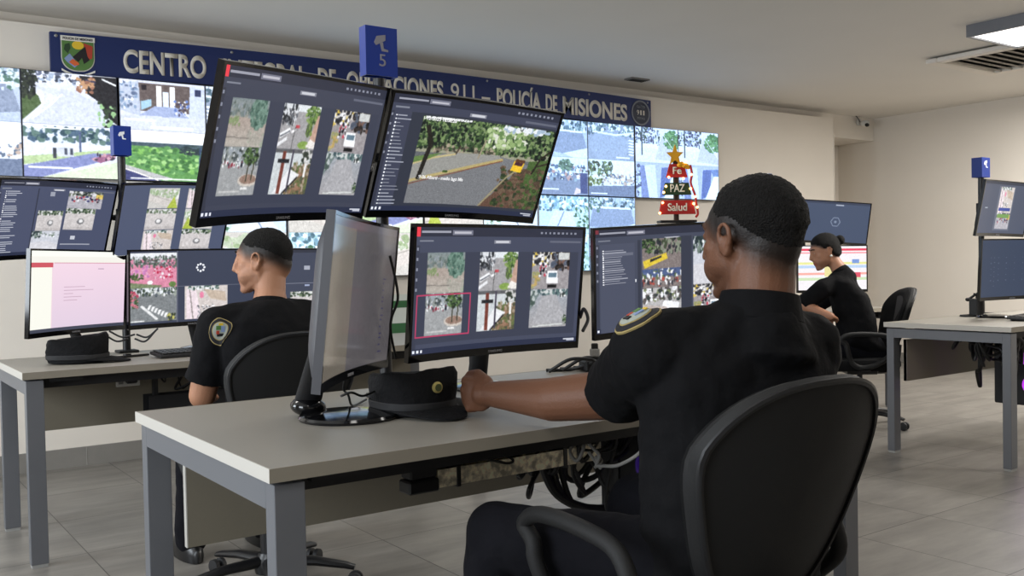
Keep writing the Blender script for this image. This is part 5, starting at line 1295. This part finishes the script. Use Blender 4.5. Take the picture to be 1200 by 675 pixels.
def cable(pts, r, label, group, m=cablem, n=8, name='cable'):
    c = MB().tube(bez(pts, n), r, 8).build(name, m, None, smooth=True)
    return tag(c, label, 'cable', group)
rn = random.Random(5)
def tangle(n, box, label, group, r=.004, hang=.12):
    (x0, y0, z0), (x1, y1, z1) = box
    for k in range(n):
        a = V((rn.uniform(x0, x1), rn.uniform(y0, y1), z1)); pts = [a]
        for j in range(rn.randint(4, 6)):
            q = pts[-1]+V((rn.uniform(-.13, .13), rn.uniform(-.08, .08), rn.uniform(-hang, hang)))
            pts.append(V((min(max(q.x, x0), x1), min(max(q.y, y0), y1), min(max(q.z, z0), z1-.01))))
        pts.append(V((min(max(pts[-1].x+.06, x0), x1), pts[-1].y, z1-.02)))
        cable(pts, r*rn.uniform(.7, 1.2), label, group)
tangle(16, ((1.2, 1.97, .57), (1.75, 2.1, .70)), 'black cable coiled around the tray under the front desk', 'cables on the front tray', .0035, .04)
tangle(44, ((1.62, 2.0, .34), (2.0, 2.4, .71)), 'black cable in the tangle hanging under the front desk', 'hanging cables under the front desk', .0075, .12)
tangle(8, ((1.2, 4.38, .50), (1.78, 4.46, .70)), 'black cable in the bundle over the tray under the left desk', 'cables under the left desk', .005, .07)
tangle(26, ((5.08, 2.62, .34), (5.38, 2.9, .70)), 'black cable hanging in the tangle under the right desk', 'cables under the right desk', .010, .14)
for k in range(3):
    cable([(1.60+.03*k, 2.12, .58), (1.66+.03*k, 2.12, .47-.02*k), (1.78+.02*k, 2.10, .41), (1.90, 2.08-.02*k, .42), (1.97, 2.1, .55)], .013-.002*k, 'thick black hose like cable sagging below the galvanised tray', 'thick cables below the tray')
g = [at(678, 512, 2.45), at(668, 528, 2.42), at(676, 540, 2.40), at(684, 524, 2.40), at(682, 512, 2.42), at(694, 524, 2.38), at(702, 534, 2.36), at(699, 545, 2.36), at(708, 546, 2.35), at(725, 545, 2.32), at(748, 532, 2.3), at(764, 512, 2.32)]
cable(g, .0045, 'looped light grey cable hanging from the front desk beside the tray', None, m=greyc)
cable([at(697, 548, 2.36), at(705, 540, 2.37), at(698, 536, 2.37), at(704, 549, 2.36), at(690, 530, 2.39)], .004, 'short grey cable end knotted around the looped grey cable', None, m=greyc)
cable([at(400, 464, 2.2), at(412, 460, 2.3), at(425, 464, 2.35), at(440, 458, 2.4), at(452, 452, 2.45), at(470, 455, 2.5)], .003, 'thin black cable on the front desk behind the side monitor', None)
cable([(.985, 2.00, .93), (1.00, 2.10, .84), (1.06, 2.20, .80), (1.12, 2.30, .757), (1.2, 2.38, .757)], .003, 'thin black cable hanging from the side monitor to the desk', None)
q = [at(457, 300, 2.35), at(464, 330, 2.38), at(466, 352, 2.4), at(459, 372, 2.4), at(458, 390, 2.42), at(464, 420, 2.5)]
cable(q, .0035, 'thin black cable hanging in the gap right of the side monitor', None)
for k, (a, b) in enumerate((((128, 388), (158, 392)), ((124, 393), (150, 397)), ((160, 392), (185, 385)), ((158, 397), (182, 388)))):
    cable([at(*a, 4.05), at((a[0]+b[0])/2, max(a[1], b[1])+3, 4.05), at(*b, 4.05)], .004, 'black cable looping below the lower left monitors', 'cables below the left monitors')
cable([at(683, 388, 2.75), at(689, 374, 2.78), at(684, 362, 2.8), at(680, 372, 2.85)], .005, 'black cable loop at the right side of the centre monitor', None)
p = onz(660, 432, .75)
t = thing('power_adapter', 'black power adapter lying behind the forearm under the two lower monitors', 'adapter', (2.18, 2.50, .7505), R(-20))
MB().box((0, 0, .02), (.17, .075, .038), bev=.006).build('case', matteb, t); MB().tube(bez([(.085, 0, .02), (.16, .02, .03), (.22, -.02, .02), (.2, -.08, .01)]), .005, 8).build('lead', cablem, t, smooth=True)
for k in range(6):
    x = 1.98+.06*k
    cable([(x, 2.56, .757), (x+.05, 2.50, .80), (x+.12, 2.46, .79-.004*k), (x+.1, 2.56, .757), (x+.02, 2.60, .757)], .006, 'black cable in the heap on the desk below the lower right monitor', 'cables heaped on the front desk')
t = thing('cable_plug', 'small grey plug hanging below the left corner of the lower right monitor', 'plug', at(697, 413, 2.72), R(-30))
MB().box((0, 0, 0), (.026, .02, .022), bev=.003).build('body', greyc, t); MB().box((0, 0, .018), (.018, .014, .016), bev=.002).build('collar', cablem, t)

def tower(label, x, y, z, ring_col, deg=0):
    t = thing('computer_tower', label, 'computer', (x, y, z), R(deg), 'hanging computers')
    MB().box((0, 0, .2), (.19, .40, .38), bev=.006).build('case', matteb, t)
    for yy in (-.12, .12):
        MB().box((0, yy, .2), (.2, .02, .41)).build('holder_strap', blackp, t)
        MB().box((0, yy, .43), (.04, .02, .07)).build('holder', blackp, t)
    for zz in (.28, .13):
        MB().lathe([(.055, .0), (.055, .004), (.045, .004), (.045, .0)], (-.096, -.02, zz), M=Matrix.Rotation(R(-90), 3, 'Y'), seg=30).build('fan_ring', ring_col, t)
        MB().lathe([(.052, .0), (.052, .004), (.042, .004), (.042, .0)], (0, -.201, zz), M=Matrix.Rotation(R(90), 3, 'X'), seg=30).build('fan_ring', ring_col, t)
    f = MB()
    for k in range(10): f.box((0, -.2015, .03+k*.036), (.15, .003, .006))
    return t
purp = mat('purple_led', (60, 30, 130), .4, emit=.2)
rgb = mat('multicolour_led', (190, 60, 230), .4, emit=.8)
tower('black computer hanging under the front desk with a faint purple fan ring', 2.02, 2.04, .245, purp)
tower('black computer hanging under the desk at the right edge with glowing fan rings', 5.67, 2.72, .245, rgb, 0)

# lit wooden tree on the lower right monitor
tp = m_pt(mF2, (.035, .012, MH/2+.001))
t = thing('christmas_decoration', 'small wooden tree of lettered boards with gold star and fairy lights', 'decoration', tp, R(-28))
red = mat('red_paint', (178, 34, 30), .55, var=.15, vscale=30); grn = mat('green_paint', (34, 62, 36), .6, var=.15, vscale=30); gold = mat('gold_star', (232, 168, 40), .35, metal=.3); brown = mat('dark_wood', (58, 40, 30), .7)
bulb = mat('fairy_light', (255, 190, 110), .4, emit=7)
ivory = mat('ivory_lettering', (238, 232, 214), .6)
MB().box((0, 0, .004), (.125, .05, .008), bev=.002).build('base', blackp, t)
MB().box((0, .004, .11), (.016, .012, .205), bev=.002).build('trunk', brown, t)
def board(z0, h, wb, wt, m, txt, th):
    b = MB().prism([(-wb/2, z0), (wb/2, z0), (wt/2, z0+h), (-wt/2, z0+h)], .008, loc=(0, -.0105, 0)).build('board', m, t)
    text_obj('lettering', txt, th, ivory, b, (0, -.012, z0+h*.25), (0, 0, 0), width=min(wt*.62, th*len(txt)*.8), bold=.02)
board(.028, .046, .126, .106, red, 'Salud', .026)
board(.092, .040, .098, .080, grn, 'PAZ', .026)
board(.150, .044, .072, .048, red, 'Fe', .024)
st = [((.030 if k % 2 == 0 else .013)*math.sin(k*PI/5), .222+(.036 if k % 2 == 0 else .015)*math.cos(k*PI/5)) for k in range(10)]
MB().prism(st, .008, loc=(-.004, -.008, 0)).build('star', gold, t)
bw_ = MB().ell((.032, -.012, .186), (.015, .006, .009), M=Matrix.Rotation(R(25), 3, 'Y')).build('bow_loop', gold, t, smooth=True)
MB().ell((.012, -.012, .192), (.013, .006, .009), M=Matrix.Rotation(R(-25), 3, 'Y')).build('bow_loop', gold, t, smooth=True)
MB().ell((.022, -.015, .186), .006).build('bow_knot', gold, t, smooth=True)
MB().tube(bez([(.045, -.014, .19), (.05, -.014, .16), (.046, -.014, .13), (.06, -.014, .09), (.064, -.014, .06), (.07, -.01, .03), (.062, -.014, .018)]), .004, 8).build('ribbon', red, t, smooth=True)
for (x, z) in ((-.048, .10), (-.052, .066), (-.062, .032), (.048, .158), (.044, .112), (.054, .062), (.06, .085), (-.04, .12), (.066, .05), (-.03, .15), (.03, .20), (.02, .145)):
    MB().ell((x, -.016, z), .0042, seg=10, rings=8).build('bulb', bulb, t, smooth=True)

# right desk: microphone and box
p0 = onz(1137, 371, .75)
t = thing('desk_microphone', 'black gooseneck microphone on the desk at the right edge', 'microphone', (p0.x, p0.y, .7505))
MB().lathe([(.06, 0), (.058, .01), (.02, .014)], seg=24).build('base', matteb, t, smooth=True)
d0 = V((p0.x, p0.y, .7505)); dep = (d0-C0).dot(CF)
MB().tube(bez([V((0, 0, .01)), at(1143, 356, dep)-d0, at(1144, 346, dep)-d0, at(1141, 344, dep)-d0]), .005, 8).build('neck', cablem, t, smooth=True)
MB().tube([at(1162, 333, dep)-d0, at(1148, 342, dep)-d0, at(1136, 350, dep)-d0], [.005, .006, .008], 10).build('arm', matteb, t, smooth=True)
MB().ell(at(1134, 351, dep)-d0, (.014, .014, .012)).build('capsule', matteb, t, smooth=True)
p0 = onz(1152, 371, .75)
t = thing('small_box', 'small black box standing behind the monitor stand on the right desk', 'box', (5.70, 3.10, .7505), R(10))
MB().box((0, 0, .055), (.06, .05, .11), bev=.004).build('case', matteb, t); MB().box((0, -.026, .09), (.04, .003, .012)).build('front_label', mat('cap_band'), t)
